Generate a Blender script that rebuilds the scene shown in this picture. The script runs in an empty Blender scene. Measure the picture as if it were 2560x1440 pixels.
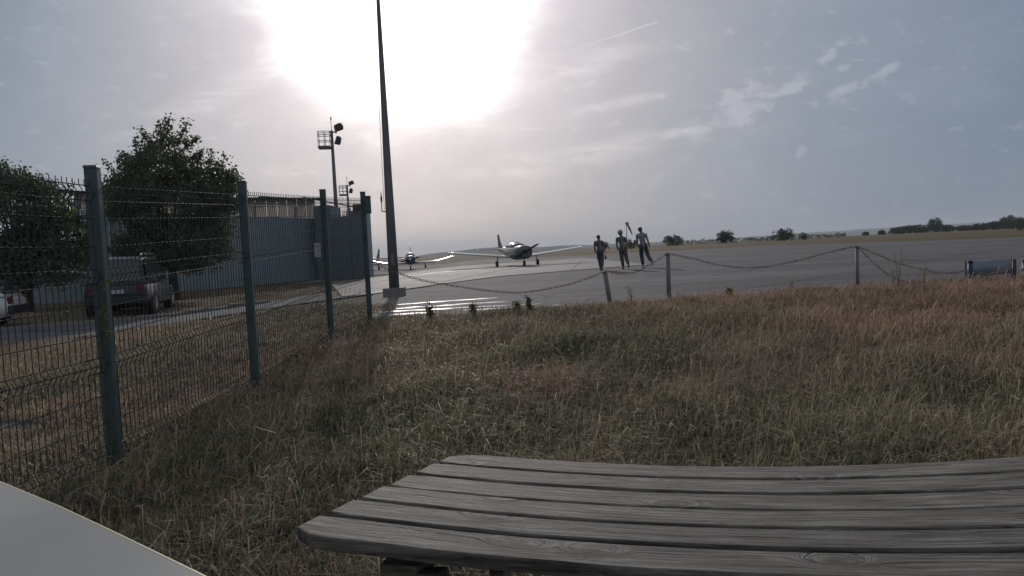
import bpy, bmesh, math, random
import numpy as np
from mathutils import Vector, Matrix, Euler

random.seed(7)
rng = np.random.default_rng(7)
SC = bpy.context.scene
COL = SC.collection
PI = math.pi

# ------------------------------------------------------------------ camera
CAM_H = 1.05
PITCH = math.atan(94.0 / 1700.0)
ROLL = math.atan(0.047)
cd = bpy.data.cameras.new("camera")
cam = bpy.data.objects.new("camera", cd)
COL.objects.link(cam)
cd.sensor_width = 36.0
cd.lens = 1700.0 / 2560.0 * 36.0
cd.clip_start = 0.05
cd.clip_end = 30000.0
c_, s_ = math.cos(ROLL), math.sin(ROLL)
r0 = Vector((1, 0, 0)); u0 = Vector((0, math.sin(PITCH), math.cos(PITCH)))
f0 = Vector((0, math.cos(PITCH), -math.sin(PITCH)))
Rv = c_ * r0 - s_ * u0
Uv = s_ * r0 + c_ * u0
M = Matrix((( Rv.x, Uv.x, -f0.x), (Rv.y, Uv.y, -f0.y), (Rv.z, Uv.z, -f0.z))).to_4x4()
M.translation = Vector((0, 0, CAM_H))
cam.matrix_world = M
SC.camera = cam

# ------------------------------------------------------------------ view transform
SC.view_settings.view_transform = 'Standard'
SC.view_settings.look = 'None'
SC.view_settings.exposure = 0.0
SC.view_settings.gamma = 1.0
SC.view_settings.use_curve_mapping = False
SC.render.engine = 'CYCLES'
SC.cycles.max_bounces = 6
SC.cycles.transparent_max_bounces = 8
SC.cycles.volume_bounces = 0

# ------------------------------------------------------------------ sun and sky
SUN_AZ = math.radians(-8.05)      # from +Y towards +X
SUN_EL = math.radians(20.0)
sun_dir = Vector((math.sin(SUN_AZ) * math.cos(SUN_EL), math.cos(SUN_AZ) * math.cos(SUN_EL), math.sin(SUN_EL)))
sd = bpy.data.lights.new("sun", 'SUN')
sd.energy = 2.0
sd.angle = math.radians(1.5)
sd.color = (1.0, 0.93, 0.86)
sun = bpy.data.objects.new("sun", sd)
COL.objects.link(sun)
sun.rotation_euler = sun_dir.to_track_quat('Z', 'Y').to_euler()
sun.location = (0, 0, 60)


class NG:
    """small helper around a node tree"""
    def __init__(self, tree):
        self.t = tree; self.n = tree.nodes; self.l = tree.links

    def node(self, typ, **kw):
        nd = self.n.new(typ)
        for k, v in kw.items():
            setattr(nd, k, v)
        return nd

    def put(self, sock, val):
        if val is None:
            return
        if isinstance(val, bpy.types.NodeSocket):
            self.l.new(val, sock)
        else:
            if isinstance(val, (tuple, list)) and hasattr(sock.default_value, '__len__'):
                val = tuple(val) + ((1.0,) if len(sock.default_value) == 4 and len(val) == 3 else ())
            sock.default_value = val

    def math(self, op, a, b=None, c=None, clamp=False):
        nd = self.node('ShaderNodeMath', operation=op); nd.use_clamp = clamp
        self.put(nd.inputs[0], a)
        if b is not None: self.put(nd.inputs[1], b)
        if c is not None: self.put(nd.inputs[2], c)
        return nd.outputs[0]

    def vmath(self, op, a, b=None):
        nd = self.node('ShaderNodeVectorMath', operation=op)
        self.put(nd.inputs[0], a)
        if b is not None: self.put(nd.inputs[1], b)
        return nd.outputs['Value'] if op in ('DOT_PRODUCT', 'LENGTH') else nd.outputs[0]

    def mix(self, fac, a, b, blend='MIX'):
        nd = self.node('ShaderNodeMix', data_type='RGBA', blend_type=blend)
        self.put(nd.inputs[0], fac); self.put(nd.inputs[6], a); self.put(nd.inputs[7], b)
        return nd.outputs[2]

    def noise(self, vec, scale, detail=4, rough=0.55, dist=0.0):
        nd = self.node('ShaderNodeTexNoise')
        if vec is not None: self.put(nd.inputs['Vector'], vec)
        nd.inputs['Scale'].default_value = scale
        nd.inputs['Detail'].default_value = detail
        nd.inputs['Roughness'].default_value = rough
        nd.inputs['Distortion'].default_value = dist
        return nd.outputs[0]

    def ramp(self, fac, stops, interp='LINEAR'):
        nd = self.node('ShaderNodeValToRGB')
        cr = nd.color_ramp; cr.interpolation = interp
        while len(cr.elements) < len(stops): cr.elements.new(0.5)
        for e, (p, c) in zip(cr.elements, stops):
            e.position = p
            if isinstance(c, (int, float)): c = (c, c, c)
            e.color = (c[0], c[1], c[2], 1)
        self.put(nd.inputs[0], fac)
        return nd.outputs[0]

    def mapping(self, vec, scale=(1, 1, 1), rot=(0, 0, 0), loc=(0, 0, 0)):
        nd = self.node('ShaderNodeMapping')
        self.put(nd.inputs[0], vec)
        nd.inputs['Location'].default_value = loc
        nd.inputs['Rotation'].default_value = rot
        nd.inputs['Scale'].default_value = scale
        return nd.outputs[0]

    def maprange(self, v, a, b, c=0.0, d=1.0, smooth=False):
        nd = self.node('ShaderNodeMapRange')
        if smooth: nd.interpolation_type = 'SMOOTHSTEP'
        self.put(nd.inputs[0], v)
        for i, x in enumerate((a, b, c, d)): nd.inputs[i + 1].default_value = x
        return nd.outputs[0]


world = bpy.data.worlds.new("World")
SC.world = world
world.use_nodes = True
world.node_tree.nodes.clear()
g = NG(world.node_tree)
tc = g.node('ShaderNodeTexCoord').outputs['Generated']
dirn = g.vmath('NORMALIZE', tc)
sky = g.node('ShaderNodeTexSky', sky_type='NISHITA')
sky.sun_disc = False
sky.sun_elevation = SUN_EL
sky.sun_rotation = SUN_AZ
sky.dust_density = 2.5
sky.air_density = 1.0
ang0 = g.math('MULTIPLY', g.math('ARCCOSINE', g.vmath('DOT_PRODUCT', dirn, tuple(sun_dir))), 1.0 / math.radians(90))
veil = g.noise(g.mapping(dirn, scale=(2.2, 1.5, 5.0), rot=(0, math.radians(20), 0), loc=(0, 0, 2.0)), 2.0, 6, .6, .5)
ang = g.math('ADD', ang0, g.math('MULTIPLY', g.math('SUBTRACT', veil, .5), .075))
D = lambda a: a / 90.0
haze_col = g.ramp(ang, [(0.0, (1.0, 0.98, 0.98)), (D(6), (0.92, 0.88, 0.92)), (D(9.2), (.77, .72, .775)), (D(13.5), (.57, .545, .60)),
                        (D(19), (.425, .42, .468)), (D(26), (.315, .338, .395)), (D(33), (.245, .282, .352)), (D(45), (.178, .225, .302)),
                        (D(62), (.21, .245, .305)), (1.0, (.28, .305, .35))])  # last stops: unseen sky behind the viewer, raised to fill shadows
core = g.math('MULTIPLY', g.maprange(ang, D(12.2), D(5.0), 0, 1, True), 0.9)
sepd = g.node('ShaderNodeSeparateXYZ'); g.put(sepd.inputs[0], dirn)
dx, dy, dz = sepd.outputs
base = g.mix(1.0, haze_col, g.mix(0.004, (0, 0, 0), sky.outputs[0]), 'ADD')
# broad thin cirrus everywhere
strv = g.mapping(dirn, scale=(1.6, 1.2, 6.5), rot=(0, math.radians(-14), 0))
cir = g.noise(strv, 2.2, 7, 0.62, 0.6)
cirm = g.maprange(cir, 0.47, 0.75, 0, 1, True)
strv2 = g.mapping(dirn, scale=(2.4, 1.5, 3.6), rot=(0, math.radians(38), 0), loc=(3, 1, 7))
cir2 = g.maprange(g.noise(strv2, 3.1, 6, 0.6, 0.8), 0.5, 0.78, 0, 1, True)
# gnomonic sky coordinates in front of the viewer
dyc = g.math('MAXIMUM', dy, 0.05)
gu = g.math('DIVIDE', dx, dyc); gv = g.math('DIVIDE', dz, dyc)


def blob(u, v, ru, rv, rot):
    """soft elliptical patch of sky around (u, v), long axis tilted by rot"""
    c, s = math.cos(rot), math.sin(rot)
    a = g.math('SUBTRACT', gu, u); b = g.math('SUBTRACT', gv, v)
    p = g.math('DIVIDE', g.math('ADD', g.math('MULTIPLY', a, c), g.math('MULTIPLY', b, s)), ru)
    q = g.math('DIVIDE', g.math('SUBTRACT', g.math('MULTIPLY', b, c), g.math('MULTIPLY', a, s)), rv)
    r = g.math('SQRT', g.math('ADD', g.math('MULTIPLY', p, p), g.math('MULTIPLY', q, q)))
    return g.maprange(r, 1.0, 0.0, 0, 1, True)


comb = g.node('ShaderNodeCombineXYZ'); g.put(comb.inputs[0], gu); g.put(comb.inputs[1], gv)
guv = comb.outputs[0]
puff_n = g.noise(g.mapping(guv, scale=(1, 1.9, 1), rot=(0, 0, math.radians(-22))), 26, 8, 0.62, 0.4)
wisp_n = g.noise(g.mapping(guv, scale=(1, 4.5, 1), rot=(0, 0, math.radians(-9))), 9, 7, 0.62, 0.5)
puffs = None
for args in [(.350, .196, .10, .045, .45), (.425, .222, .06, .022, .5), (.475, .262, .055, .016, .7), (.285, .160, .045, .02, .35),
             (.505, .215, .06, .014, .3), (.555, .235, .05, .012, .4)]:
    b = blob(*args)
    puffs = b if puffs is None else g.math('MAXIMUM', puffs, b)
puffs = g.maprange(g.math('ADD', g.math('MULTIPLY', puffs, 0.60), g.math('MULTIPLY', g.math('SUBTRACT', puff_n, .5), 2.2)), 0.12, 0.60, 0, 1, True)
wisps = None
for args in [(.15, .140, .20, .026, .16), (.02, .122, .14, .03, .12), (.245, .158, .06, .018, .4), (-.19, .17, .09, .03, -.45), (.12, .262, .16, .03, .2), (.16, .205, .13, .016, .18),
             (-.40, .25, .3, .03, .35), (.05, .178, .05, .010, 0), (-.32, .125, .06, .018, -.05)]:
    b = blob(*args)
    wisps = b if wisps is None else g.math('MAXIMUM', wisps, b)
wisps = g.math('MULTIPLY', wisps, g.maprange(wisp_n, 0.34, 0.62, 0, 1, True))
# contrail
ca, sa = math.cos(math.atan2(.319 - .281, .228 - .088)), math.sin(math.atan2(.319 - .281, .228 - .088))
ta = g.math('ADD', g.math('MULTIPLY', g.math('SUBTRACT', gu, .088), ca), g.math('MULTIPLY', g.math('SUBTRACT', gv, .281), sa))
tb = g.math('SUBTRACT', g.math('MULTIPLY', g.math('SUBTRACT', gv, .281), ca), g.math('MULTIPLY', g.math('SUBTRACT', gu, .088), sa))
con = g.math('MULTIPLY', g.math('MULTIPLY', g.maprange(ta, 0.0, .11, 0, 1), g.maprange(ta, .147, .143, 0, 1)),
             g.maprange(g.math('ABSOLUTE', tb), 0.0016, 0.0006, 0, 1))
cloudlight = g.mix(1.0, haze_col, (.10, .095, .09), 'ADD')
col = g.mix(g.math('MULTIPLY', cirm, 0.24), base, g.mix(1.0, base, (1.35, 1.3, 1.25), 'MULTIPLY'))
col = g.mix(g.math('MULTIPLY', cir2, 0.22), col, g.mix(1.0, col, (1.35, 1.3, 1.27), 'MULTIPLY'))
col = g.mix(g.math('MULTIPLY', wisps, 0.9), col, g.mix(1.0, col, (.15, .14, .13), 'ADD'))
col = g.mix(g.math('MULTIPLY', puffs, 0.75), col, g.mix(1.0, col, (.13, .12, .12), 'ADD'))
col = g.mix(g.math('MULTIPLY', con, 0.75), col, g.mix(1.0, col, (.16, .16, .16), 'ADD'))
col = g.mix(1.0, col, g.mix(core, (0, 0, 0), (1, 1, 1)), 'ADD')
col = g.mix(g.math('MULTIPLY', blob(-.80, .42, .50, .42, 0), 1.0), col, g.mix(1.0, col, (.70, .80, .86), 'MULTIPLY'))
bg = g.node('ShaderNodeBackground'); bg.inputs['Strength'].default_value = 1.0
g.put(bg.inputs['Color'], col)
wo = g.node('ShaderNodeOutputWorld'); g.l.new(bg.outputs[0], wo.inputs['Surface'])


# ------------------------------------------------------------------ helpers
def tag(o, label=None, cat=None, group=None, kind=None):
    if label: o['label'] = label
    if cat: o['category'] = cat
    if group: o['group'] = group
    if kind: o['kind'] = kind
    return o


def thing(name, label, cat, loc=(0, 0, 0), rz=0.0, group=None):
    o = bpy.data.objects.new(name, None); COL.objects.link(o)
    o.empty_display_size = 0.1
    o.location = loc; o.rotation_euler = (0, 0, rz)
    return tag(o, label, cat, group)


class MB:
    """collects shapes and links them as one mesh object"""
    def __init__(self): self.v = []; self.f = []

    def add(self, vs, fs):
        n = len(self.v); self.v += [tuple(p) for p in vs]; self.f += [tuple(i + n for i in q) for q in fs]; return self

    def box(self, c, s, rot=None, taper=1.0):
        vs = []
        for z in (-1, 1):
            k = taper if z > 0 else 1.0
            for x, y in ((-1, -1), (1, -1), (1, 1), (-1, 1)):
                p = Vector((x * s[0] / 2 * k, y * s[1] / 2 * k, z * s[2] / 2))
                if rot is not None: p = Euler(rot).to_matrix() @ p
                vs.append(Vector(c) + p)
        return self.add(vs, [(3, 2, 1, 0), (4, 5, 6, 7), (0, 1, 5, 4), (1, 2, 6, 5), (2, 3, 7, 6), (3, 0, 4, 7)])

    def tube(self, pts, rad, n=8, caps=True):
        pts = [Vector(p) for p in pts]
        if not isinstance(rad, (list, tuple)): rad = [rad] * len(pts)
        rings = []
        up = None
        for i, p in enumerate(pts):
            d = (pts[min(i + 1, len(pts) - 1)] - pts[max(i - 1, 0)])
            d = d.normalized() if d.length > 1e-9 else Vector((0, 0, 1))
            if up is None:
                up = Vector((0, 0, 1)) if abs(d.z) < 0.9 else Vector((1, 0, 0))
            a = d.cross(up)
            if a.length < 1e-6: a = d.cross(Vector((0, 1, 0)))
            a.normalize(); b = a.cross(d).normalized(); up = b
            rings.append([p + (a * math.cos(2 * PI * k / n) + b * math.sin(2 * PI * k / n)) * rad[i] for k in range(n)])
        vs = [q for r in rings for q in r]; fs = []
        for i in range(len(pts) - 1):
            for k in range(n):
                fs.append((i * n + k, i * n + (k + 1) % n, (i + 1) * n + (k + 1) % n, (i + 1) * n + k))
        if caps:
            fs.append(tuple(range(n - 1, -1, -1))); fs.append(tuple((len(pts) - 1) * n + k for k in range(n)))
        return self.add(vs, fs)

    def loft(self, rings, caps=True, closed=True):
        n = len(rings[0]); vs = [q for r in rings for q in r]; fs = []
        for i in range(len(rings) - 1):
            for k in range(n if closed else n - 1):
                fs.append((i * n + k, i * n + (k + 1) % n, (i + 1) * n + (k + 1) % n, (i + 1) * n + k))
        if caps:
            fs.append(tuple(range(n - 1, -1, -1))); fs.append(tuple((len(rings) - 1) * n + k for k in range(n)))
        return self.add(vs, fs)

    def mesh(self, name, mat, smooth=False):
        me = bpy.data.meshes.new(name); me.from_pydata(self.v, [], self.f); me.materials.append(mat)
        bm = bmesh.new(); bm.from_mesh(me); bmesh.ops.recalc_face_normals(bm, faces=bm.faces[:]); bm.to_mesh(me); bm.free()
        if smooth:
            for p in me.polygons: p.use_smooth = True
        me.update(); return me

    def build(self, name, mat, parent=None, smooth=False, bevel=0.0, seg=2, sub=0):
        o = bpy.data.objects.new(name, self.mesh(name, mat, smooth)); COL.objects.link(o)
        if parent is not None: o.parent = parent
        if bevel:
            m = o.modifiers.new("bevel", 'BEVEL'); m.width = bevel; m.segments = seg; m.limit_method = 'ANGLE'; m.angle_limit = math.radians(40)
        if sub:
            m = o.modifiers.new("sub", 'SUBSURF'); m.levels = sub; m.render_levels = sub
        return o


def link_copy(src, parent=None, name=None):
    o = src.copy(); COL.objects.link(o)
    if parent is not None: o.parent = parent
    return o


def copy_tree(o, parent=None):
    kids = list(o.children)
    c = link_copy(o, parent)
    if parent is None: c.parent = None
    for ch in kids: copy_tree(ch, c)
    return c


def np_mesh(name, verts, faces, mat, parent=None, cols=None, smooth=False):
    """verts (n,3); faces (m,k) all of one size; cols (n,3) stored as 'tint'"""
    verts = np.asarray(verts, dtype=np.float32); faces = np.asarray(faces, dtype=np.int32)
    me = bpy.data.meshes.new(name)
    me.vertices.add(len(verts)); me.vertices.foreach_set("co", verts.ravel())
    m, k = faces.shape
    me.loops.add(m * k); me.loops.foreach_set("vertex_index", faces.ravel())
    me.polygons.add(m); me.polygons.foreach_set("loop_start", np.arange(0, m * k, k, dtype=np.int32))
    if smooth:
        me.polygons.foreach_set("use_smooth", np.ones(m, dtype=bool))
    if cols is not None:
        at = me.attributes.new("tint", 'FLOAT_COLOR', 'POINT')
        c4 = np.ones((len(verts), 4), dtype=np.float32); c4[:, :3] = cols
        at.data.foreach_set("color", c4.ravel())
    me.materials.append(mat); me.update(calc_edges=True)
    o = bpy.data.objects.new(name, me); COL.objects.link(o)
    if parent is not None: o.parent = parent
    return o


# ------------------------------------------------------------------ materials
def mat_new(name):
    m = bpy.data.materials.new(name); m.use_nodes = True; m.node_tree.nodes.clear()
    gg = NG(m.node_tree)
    p = gg.node('ShaderNodeBsdfPrincipled'); o = gg.node('ShaderNodeOutputMaterial')
    gg.l.new(p.outputs[0], o.inputs['Surface'])
    return m, gg, p


def simple(name, col, rough=0.6, metal=0.0, var=0.12, scale=8.0, spec=0.5, bump=0.0, bscale=60.0, coat=0.0):
    m, gg, p = mat_new(name)
    oc = gg.node('ShaderNodeTexCoord').outputs['Object']
    n = gg.noise(oc, scale, 5, 0.6)
    c = gg.mix(n, tuple(x * (1 - var * 1.6) for x in col), tuple(min(1, x * (1 + var * 1.4)) for x in col))
    gg.put(p.inputs['Base Color'], c)
    gg.put(p.inputs['Roughness'], gg.maprange(n, 0.3, 0.7, max(0, rough - .07), min(1, rough + .07)))
    p.inputs['Metallic'].default_value = metal
    p.inputs['Specular IOR Level'].default_value = spec
    p.inputs['Coat Weight'].default_value = coat
    if bump:
        b = gg.node('ShaderNodeBump'); b.inputs['Strength'].default_value = bump; b.inputs['Distance'].default_value = 0.01
        gg.put(b.inputs['Height'], gg.noise(oc, bscale, 4, 0.6)); gg.l.new(b.outputs[0], p.inputs['Normal'])
    return m


def leafy(name, c1, c2, trans=0.35, scale=1.6):
    m = bpy.data.materials.new(name); m.use_nodes = True; m.node_tree.nodes.clear(); gg = NG(m.node_tree)
    oc = gg.node('ShaderNodeTexCoord').outputs['Object']
    n = gg.noise(oc, scale, 5, 0.65)
    n2 = gg.noise(oc, scale * 14, 2, 0.6)
    c = gg.mix(gg.maprange(n, .35, .65), c1, c2)
    c = gg.mix(1.0, c, gg.mix(n2, (.62, .62, .62), (1.35, 1.35, 1.3)), 'MULTIPLY')
    d = gg.node('ShaderNodeBsdfPrincipled'); gg.put(d.inputs['Base Color'], c); d.inputs['Roughness'].default_value = .8; d.inputs['Specular IOR Level'].default_value = .2
    t = gg.node('ShaderNodeBsdfTranslucent'); gg.put(t.inputs[0], gg.mix(1.0, c, (1.3, 1.4, .7), 'MULTIPLY'))
    mx = gg.node('ShaderNodeMixShader'); mx.inputs[0].default_value = trans
    gg.l.new(d.outputs[0], mx.inputs[1]); gg.l.new(t.outputs[0], mx.inputs[2])
    o = gg.node('ShaderNodeOutputMaterial'); gg.l.new(mx.outputs[0], o.inputs[0])
    return m


def mat_grass():
    m = bpy.data.materials.new("grass_blades"); m.use_nodes = True; m.node_tree.nodes.clear(); gg = NG(m.node_tree)
    a = gg.node('ShaderNodeAttribute', attribute_name="tint").outputs['Color']
    d = gg.node('ShaderNodeBsdfPrincipled'); gg.put(d.inputs['Base Color'], a); d.inputs['Roughness'].default_value = .7
    d.inputs['Specular IOR Level'].default_value = .25
    t = gg.node('ShaderNodeBsdfTranslucent'); gg.put(t.inputs[0], a)
    mx = gg.node('ShaderNodeMixShader'); mx.inputs[0].default_value = .3
    gg.l.new(d.outputs[0], mx.inputs[1]); gg.l.new(t.outputs[0], mx.inputs[2])
    o = gg.node('ShaderNodeOutputMaterial'); gg.l.new(mx.outputs[0], o.inputs[0])
    return m


def mat_ground():
    m, gg, p = mat_new("dry_grass_ground")
    pos = gg.node('ShaderNodeNewGeometry').outputs['Position']
    n1 = gg.noise(pos, 0.9, 6, 0.65); n2 = gg.noise(pos, 28, 6, 0.7)
    big = gg.noise(gg.mapping(pos, scale=(.25, 1, 1)), 0.05, 5, 0.6)
    near = gg.mix(gg.maprange(n1, .4, .62), (.125, .115, .090), (.195, .160, .125))
    near = gg.mix(1.0, near, gg.mix(n2, (.5, .5, .5), (1.5, 1.48, 1.45)), 'MULTIPLY')
    far = gg.mix(gg.maprange(big, .38, .62), (.085, .070, .035), (.135, .098, .056))
    far = gg.mix(1.0, far, gg.mix(gg.noise(gg.mapping(pos, scale=(.3, 1, 1)), .6, 6, .7), (.7, .7, .7), (1.3, 1.3, 1.3)), 'MULTIPLY')
    sp = gg.node('ShaderNodeSeparateXYZ'); gg.put(sp.inputs[0], pos)
    f = gg.maprange(sp.outputs[1], 14, 55, 0, 1)
    gg.put(p.inputs['Base Color'], gg.mix(f, near, far))
    p.inputs['Roughness'].default_value = .95; p.inputs['Specular IOR Level'].default_value = .1
    b = gg.node('ShaderNodeBump'); b.inputs['Strength'].default_value = .8; b.inputs['Distance'].default_value = .04
    gg.put(b.inputs['Height'], n2); gg.l.new(b.outputs[0], p.inputs['Normal'])
    return m


def mat_asphalt(name, c1, c2, rough=(.42, .6), spec=.3, sx=.22):
    m, gg, p = mat_new(name)
    p.inputs['Specular IOR Level'].default_value = spec
    pos = gg.node('ShaderNodeNewGeometry').outputs['Position']
    big = gg.noise(gg.mapping(pos, scale=(sx * .5, 1, 1), rot=(0, 0, .10)), .35, 7, .6, .3)
    mid = gg.noise(gg.mapping(pos, scale=(sx * .6, 1, 1), rot=(0, 0, .06)), 1.6, 7, .65, .5)
    fine = gg.noise(pos, 70, 3, .6)
    grit = gg.noise(pos, 9, 6, .7)
    c = gg.mix(gg.maprange(gg.math('ADD', gg.math('MULTIPLY', big, .5), gg.math('MULTIPLY', mid, .5)), .38, .62), c1, c2)
    c = gg.mix(1.0, c, gg.mix(fine, (.7, .7, .7), (1.3, 1.3, 1.3)), 'MULTIPLY')
    # sealed cracks
    vor = gg.node('ShaderNodeTexVoronoi', feature='DISTANCE_TO_EDGE')
    gg.put(vor.inputs['Vector'], gg.mix(.06, gg.mapping(pos, scale=(.12, .3, 1), rot=(0, 0, .1)), gg.node('ShaderNodeTexNoise').outputs[1]))
    vor.inputs['Scale'].default_value = 1.0
    crack = gg.maprange(vor.outputs[0], .004, .012, 1, 0)
    c = gg.mix(gg.math('MULTIPLY', crack, .55), c, tuple(x * .45 for x in c1))
    gg.put(p.inputs['Base Color'], c)
    gg.put(p.inputs['Roughness'], gg.maprange(gg.math('ADD', gg.math('MULTIPLY', mid, .6), gg.math('MULTIPLY', grit, .4)), .36, .64, rough[0], rough[1]))
    b = gg.node('ShaderNodeBump'); b.inputs['Strength'].default_value = .5; b.inputs['Distance'].default_value = .006
    gg.put(b.inputs['Height'], gg.math('ADD', fine, gg.math('MULTIPLY', grit, .8))); gg.l.new(b.outputs[0], p.inputs['Normal'])
    return m


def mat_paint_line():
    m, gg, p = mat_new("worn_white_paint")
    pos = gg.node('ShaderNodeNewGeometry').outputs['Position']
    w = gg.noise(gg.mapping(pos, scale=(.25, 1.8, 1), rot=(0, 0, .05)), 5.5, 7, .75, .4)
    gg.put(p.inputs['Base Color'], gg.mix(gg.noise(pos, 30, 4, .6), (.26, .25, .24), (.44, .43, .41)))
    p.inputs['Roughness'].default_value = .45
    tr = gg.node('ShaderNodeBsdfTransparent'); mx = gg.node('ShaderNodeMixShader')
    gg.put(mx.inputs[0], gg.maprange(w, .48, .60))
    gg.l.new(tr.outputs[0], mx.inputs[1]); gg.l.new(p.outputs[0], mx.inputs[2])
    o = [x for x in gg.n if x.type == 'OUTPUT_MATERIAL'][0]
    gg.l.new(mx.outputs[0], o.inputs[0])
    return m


def mat_wood():
    m, gg, p = mat_new("weathered_grey_wood")
    oc = gg.node('ShaderNodeTexCoord').outputs['Object']
    oi = gg.node('ShaderNodeObjectInfo').outputs['Random']
    off = gg.node('ShaderNodeCombineXYZ'); gg.put(off.inputs[0], gg.math('MULTIPLY', oi, 37.0)); gg.put(off.inputs[1], gg.math('MULTIPLY', oi, 11.0))
    v = gg.vmath('ADD', oc, off.outputs[0])
    # knots: sparse cells; rings around them bend the grain
    vor = gg.node('ShaderNodeTexVoronoi', feature='F1'); gg.put(vor.inputs['Vector'], gg.mapping(v, scale=(3.2, 8.0, .01)))
    vor.inputs['Scale'].default_value = 1.0; vor.inputs['Randomness'].default_value = 1.0
    kd = vor.outputs['Distance']
    knotf = gg.maprange(kd, .34, .02, 0, 1, True)
    wob = gg.noise(gg.mapping(v, scale=(1.6, 6, 6)), 1.4, 3, .5)
    sx = gg.node('ShaderNodeSeparateXYZ'); gg.put(sx.inputs[0], v)
    gy = gg.math('ADD', gg.math('ADD', sx.outputs[1], gg.math('MULTIPLY', wob, .05)), gg.math('MULTIPLY', knotf, .075))
    cv = gg.node('ShaderNodeCombineXYZ'); gg.put(cv.inputs[0], gg.math('MULTIPLY', sx.outputs[0], .035)); gg.put(cv.inputs[1], gy); gg.put(cv.inputs[2], gg.math('MULTIPLY', sx.outputs[2], .5))
    grain = gg.noise(cv.outputs[0], 95, 6, .72)
    fib = gg.noise(cv.outputs[0], 420, 3, .7)
    blot = gg.noise(gg.mapping(v, scale=(1, 2.2, 1)), 5.5, 6, .65)
    c = gg.mix(gg.maprange(grain, .36, .66), (.052, .045, .038), (.275, .262, .235))
    c = gg.mix(gg.maprange(blot, .35, .66), c, gg.mix(1.0, c, (.58, .55, .52), 'MULTIPLY'))
    c = gg.mix(1.0, c, gg.mix(oi, (.80, .80, .82), (1.15, 1.12, 1.06)), 'MULTIPLY')
    c = gg.mix(1.0, c, gg.mix(fib, (.72, .72, .72), (1.28, 1.28, 1.28)), 'MULTIPLY')
    c = gg.mix(gg.maprange(kd, .12, .05, 0, .85, True), c, (.045, .035, .028))
    rng_ = gg.math('ABSOLUTE', gg.math('SUBTRACT', kd, .15))
    c = gg.mix(gg.math('MULTIPLY', gg.maprange(rng_, .02, .0, 0, 1), .6), c, (.05, .042, .035))
    # long dry cracks
    ck = gg.noise(gg.mapping(cv.outputs[0], scale=(1, 1, 1), loc=(4, 9, 1)), 38, 4, .6)
    crk = gg.maprange(ck, .64, .68, 0, 1)
    c = gg.mix(gg.math('MULTIPLY', crk, .85), c, (.025, .02, .018))
    gg.put(p.inputs['Base Color'], c)
    p.inputs['Roughness'].default_value = .72
    p.inputs['Specular IOR Level'].default_value = .35
    b = gg.node('ShaderNodeBump'); b.inputs['Strength'].default_value = 1.0; b.inputs['Distance'].default_value = .006
    h = gg.math('SUBTRACT', gg.math('ADD', grain, gg.math('MULTIPLY', fib, .35)), gg.math('MULTIPLY', crk, .9))
    gg.put(b.inputs['Height'], h); gg.l.new(b.outputs[0], p.inputs['Normal'])
    return m


M_ = {}
M_['grass'] = mat_grass()
M_['ground'] = mat_ground()
M_['apron'] = mat_asphalt("apron_asphalt", (.088, .085, .090), (.165, .158, .160), (.84, .96), .09)
M_['road'] = mat_asphalt("road_asphalt", (.080, .082, .088), (.12, .122, .13), (.85, .95), .12)
M_['lane'] = mat_asphalt("worn_concrete_glare", (.12, .113, .110), (.31, .29, .28), (.72, .92), .18, .10)  # worn concrete, lightened to carry the sun glare
M_['paint'] = mat_paint_line()
M_['seam'] = simple('tar_seam', (.045, .043, .045), .8)
M_['wood'] = mat_wood()
M_['green'] = simple("fence_green_powder_coat", (.050, .082, .086), .5, .0, .08, 5, .5)
M_['wire'] = simple("fence_wire_coat", (.036, .050, .050), .65, .0, .08, 5, .2)
M_['galv'] = simple("galvanised_steel", (.16, .18, .20), .45, .6, .15, 4)
M_['mast'] = simple("mast_painted_steel", (.13, .135, .15), .5, .2, .1, 4)
M_['concrete'] = simple("grey_concrete", (.20, .20, .20), .85, 0, .2, 9, .3, .4, 40)
M_['wall'] = simple("blue_grey_sheet_metal", (.23, .29, .33), .5, .1, .08, .6)
M_['walldark'] = simple("dark_blue_sheet_metal", (.15, .185, .215), .5, .1, .08, .6)
M_['roof'] = simple("dark_roof_edge", (.07, .065, .065), .7)
M_['paneglow'] = simple("pale_translucent_panel", (.70, .72, .74), .3)
M_['white'] = simple("white_aircraft_paint", (.66, .66, .65), .22, 0, .03, 2, .5, coat=.6)
M_['cowl'] = simple("green_grey_aircraft_paint", (.10, .122, .127), .3, 0, .05, 2, .5, coat=.2)
M_['purple'] = simple("dark_fin_paint", (.08, .065, .085), .4)
M_['yellow'] = simple("yellow_paint", (.55, .42, .05), .4)
M_['glass'] = simple("tinted_canopy_glass", (.035, .05, .065), .06, 0, .1, 3, .8, coat=.5)
M_['tyre'] = simple("black_rubber", (.028, .028, .03), .8)
M_['black'] = simple("black_paint", (.02, .02, .022), .4)
M_['rim'] = simple("silver_wheel", (.45, .45, .46), .35, .7)
M_['suv'] = simple("dark_car_paint", (.025, .032, .042), .30, .1, .05, 2, .4, coat=.25)
M_['chrome'] = simple("roof_rail_metal", (.5, .5, .5), .25, .9)
M_['carwhite'] = simple("pale_car_paint", (.55, .55, .56), .22, .1, .03, 2, .5, coat=.8)
M_['carglass'] = simple("car_glass", (.02, .028, .032), .05, 0, .1, 3, .9)
M_['redlight'] = simple("red_tail_lamp", (.10, .018, .018), .25)
M_['lamp'] = simple("clear_lamp", (.6, .6, .58), .15)
M_['plate'] = simple("number_plate", (.42, .44, .46), .5)
M_['bark'] = simple("tree_bark", (.07, .06, .05), .9, 0, .3, 6, .2, .6, 20)
M_['leaf'] = leafy("tree_leaves", (.085, .105, .085), (.140, .155, .110), .26, .8)
M_['leaf2'] = leafy("tree_leaves_deep", (.075, .098, .072), (.125, .150, .095), .26, .8)
M_['leaffar'] = leafy("bush_leaves", (.045, .062, .045), (.085, .098, .06), .2, .35)
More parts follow.
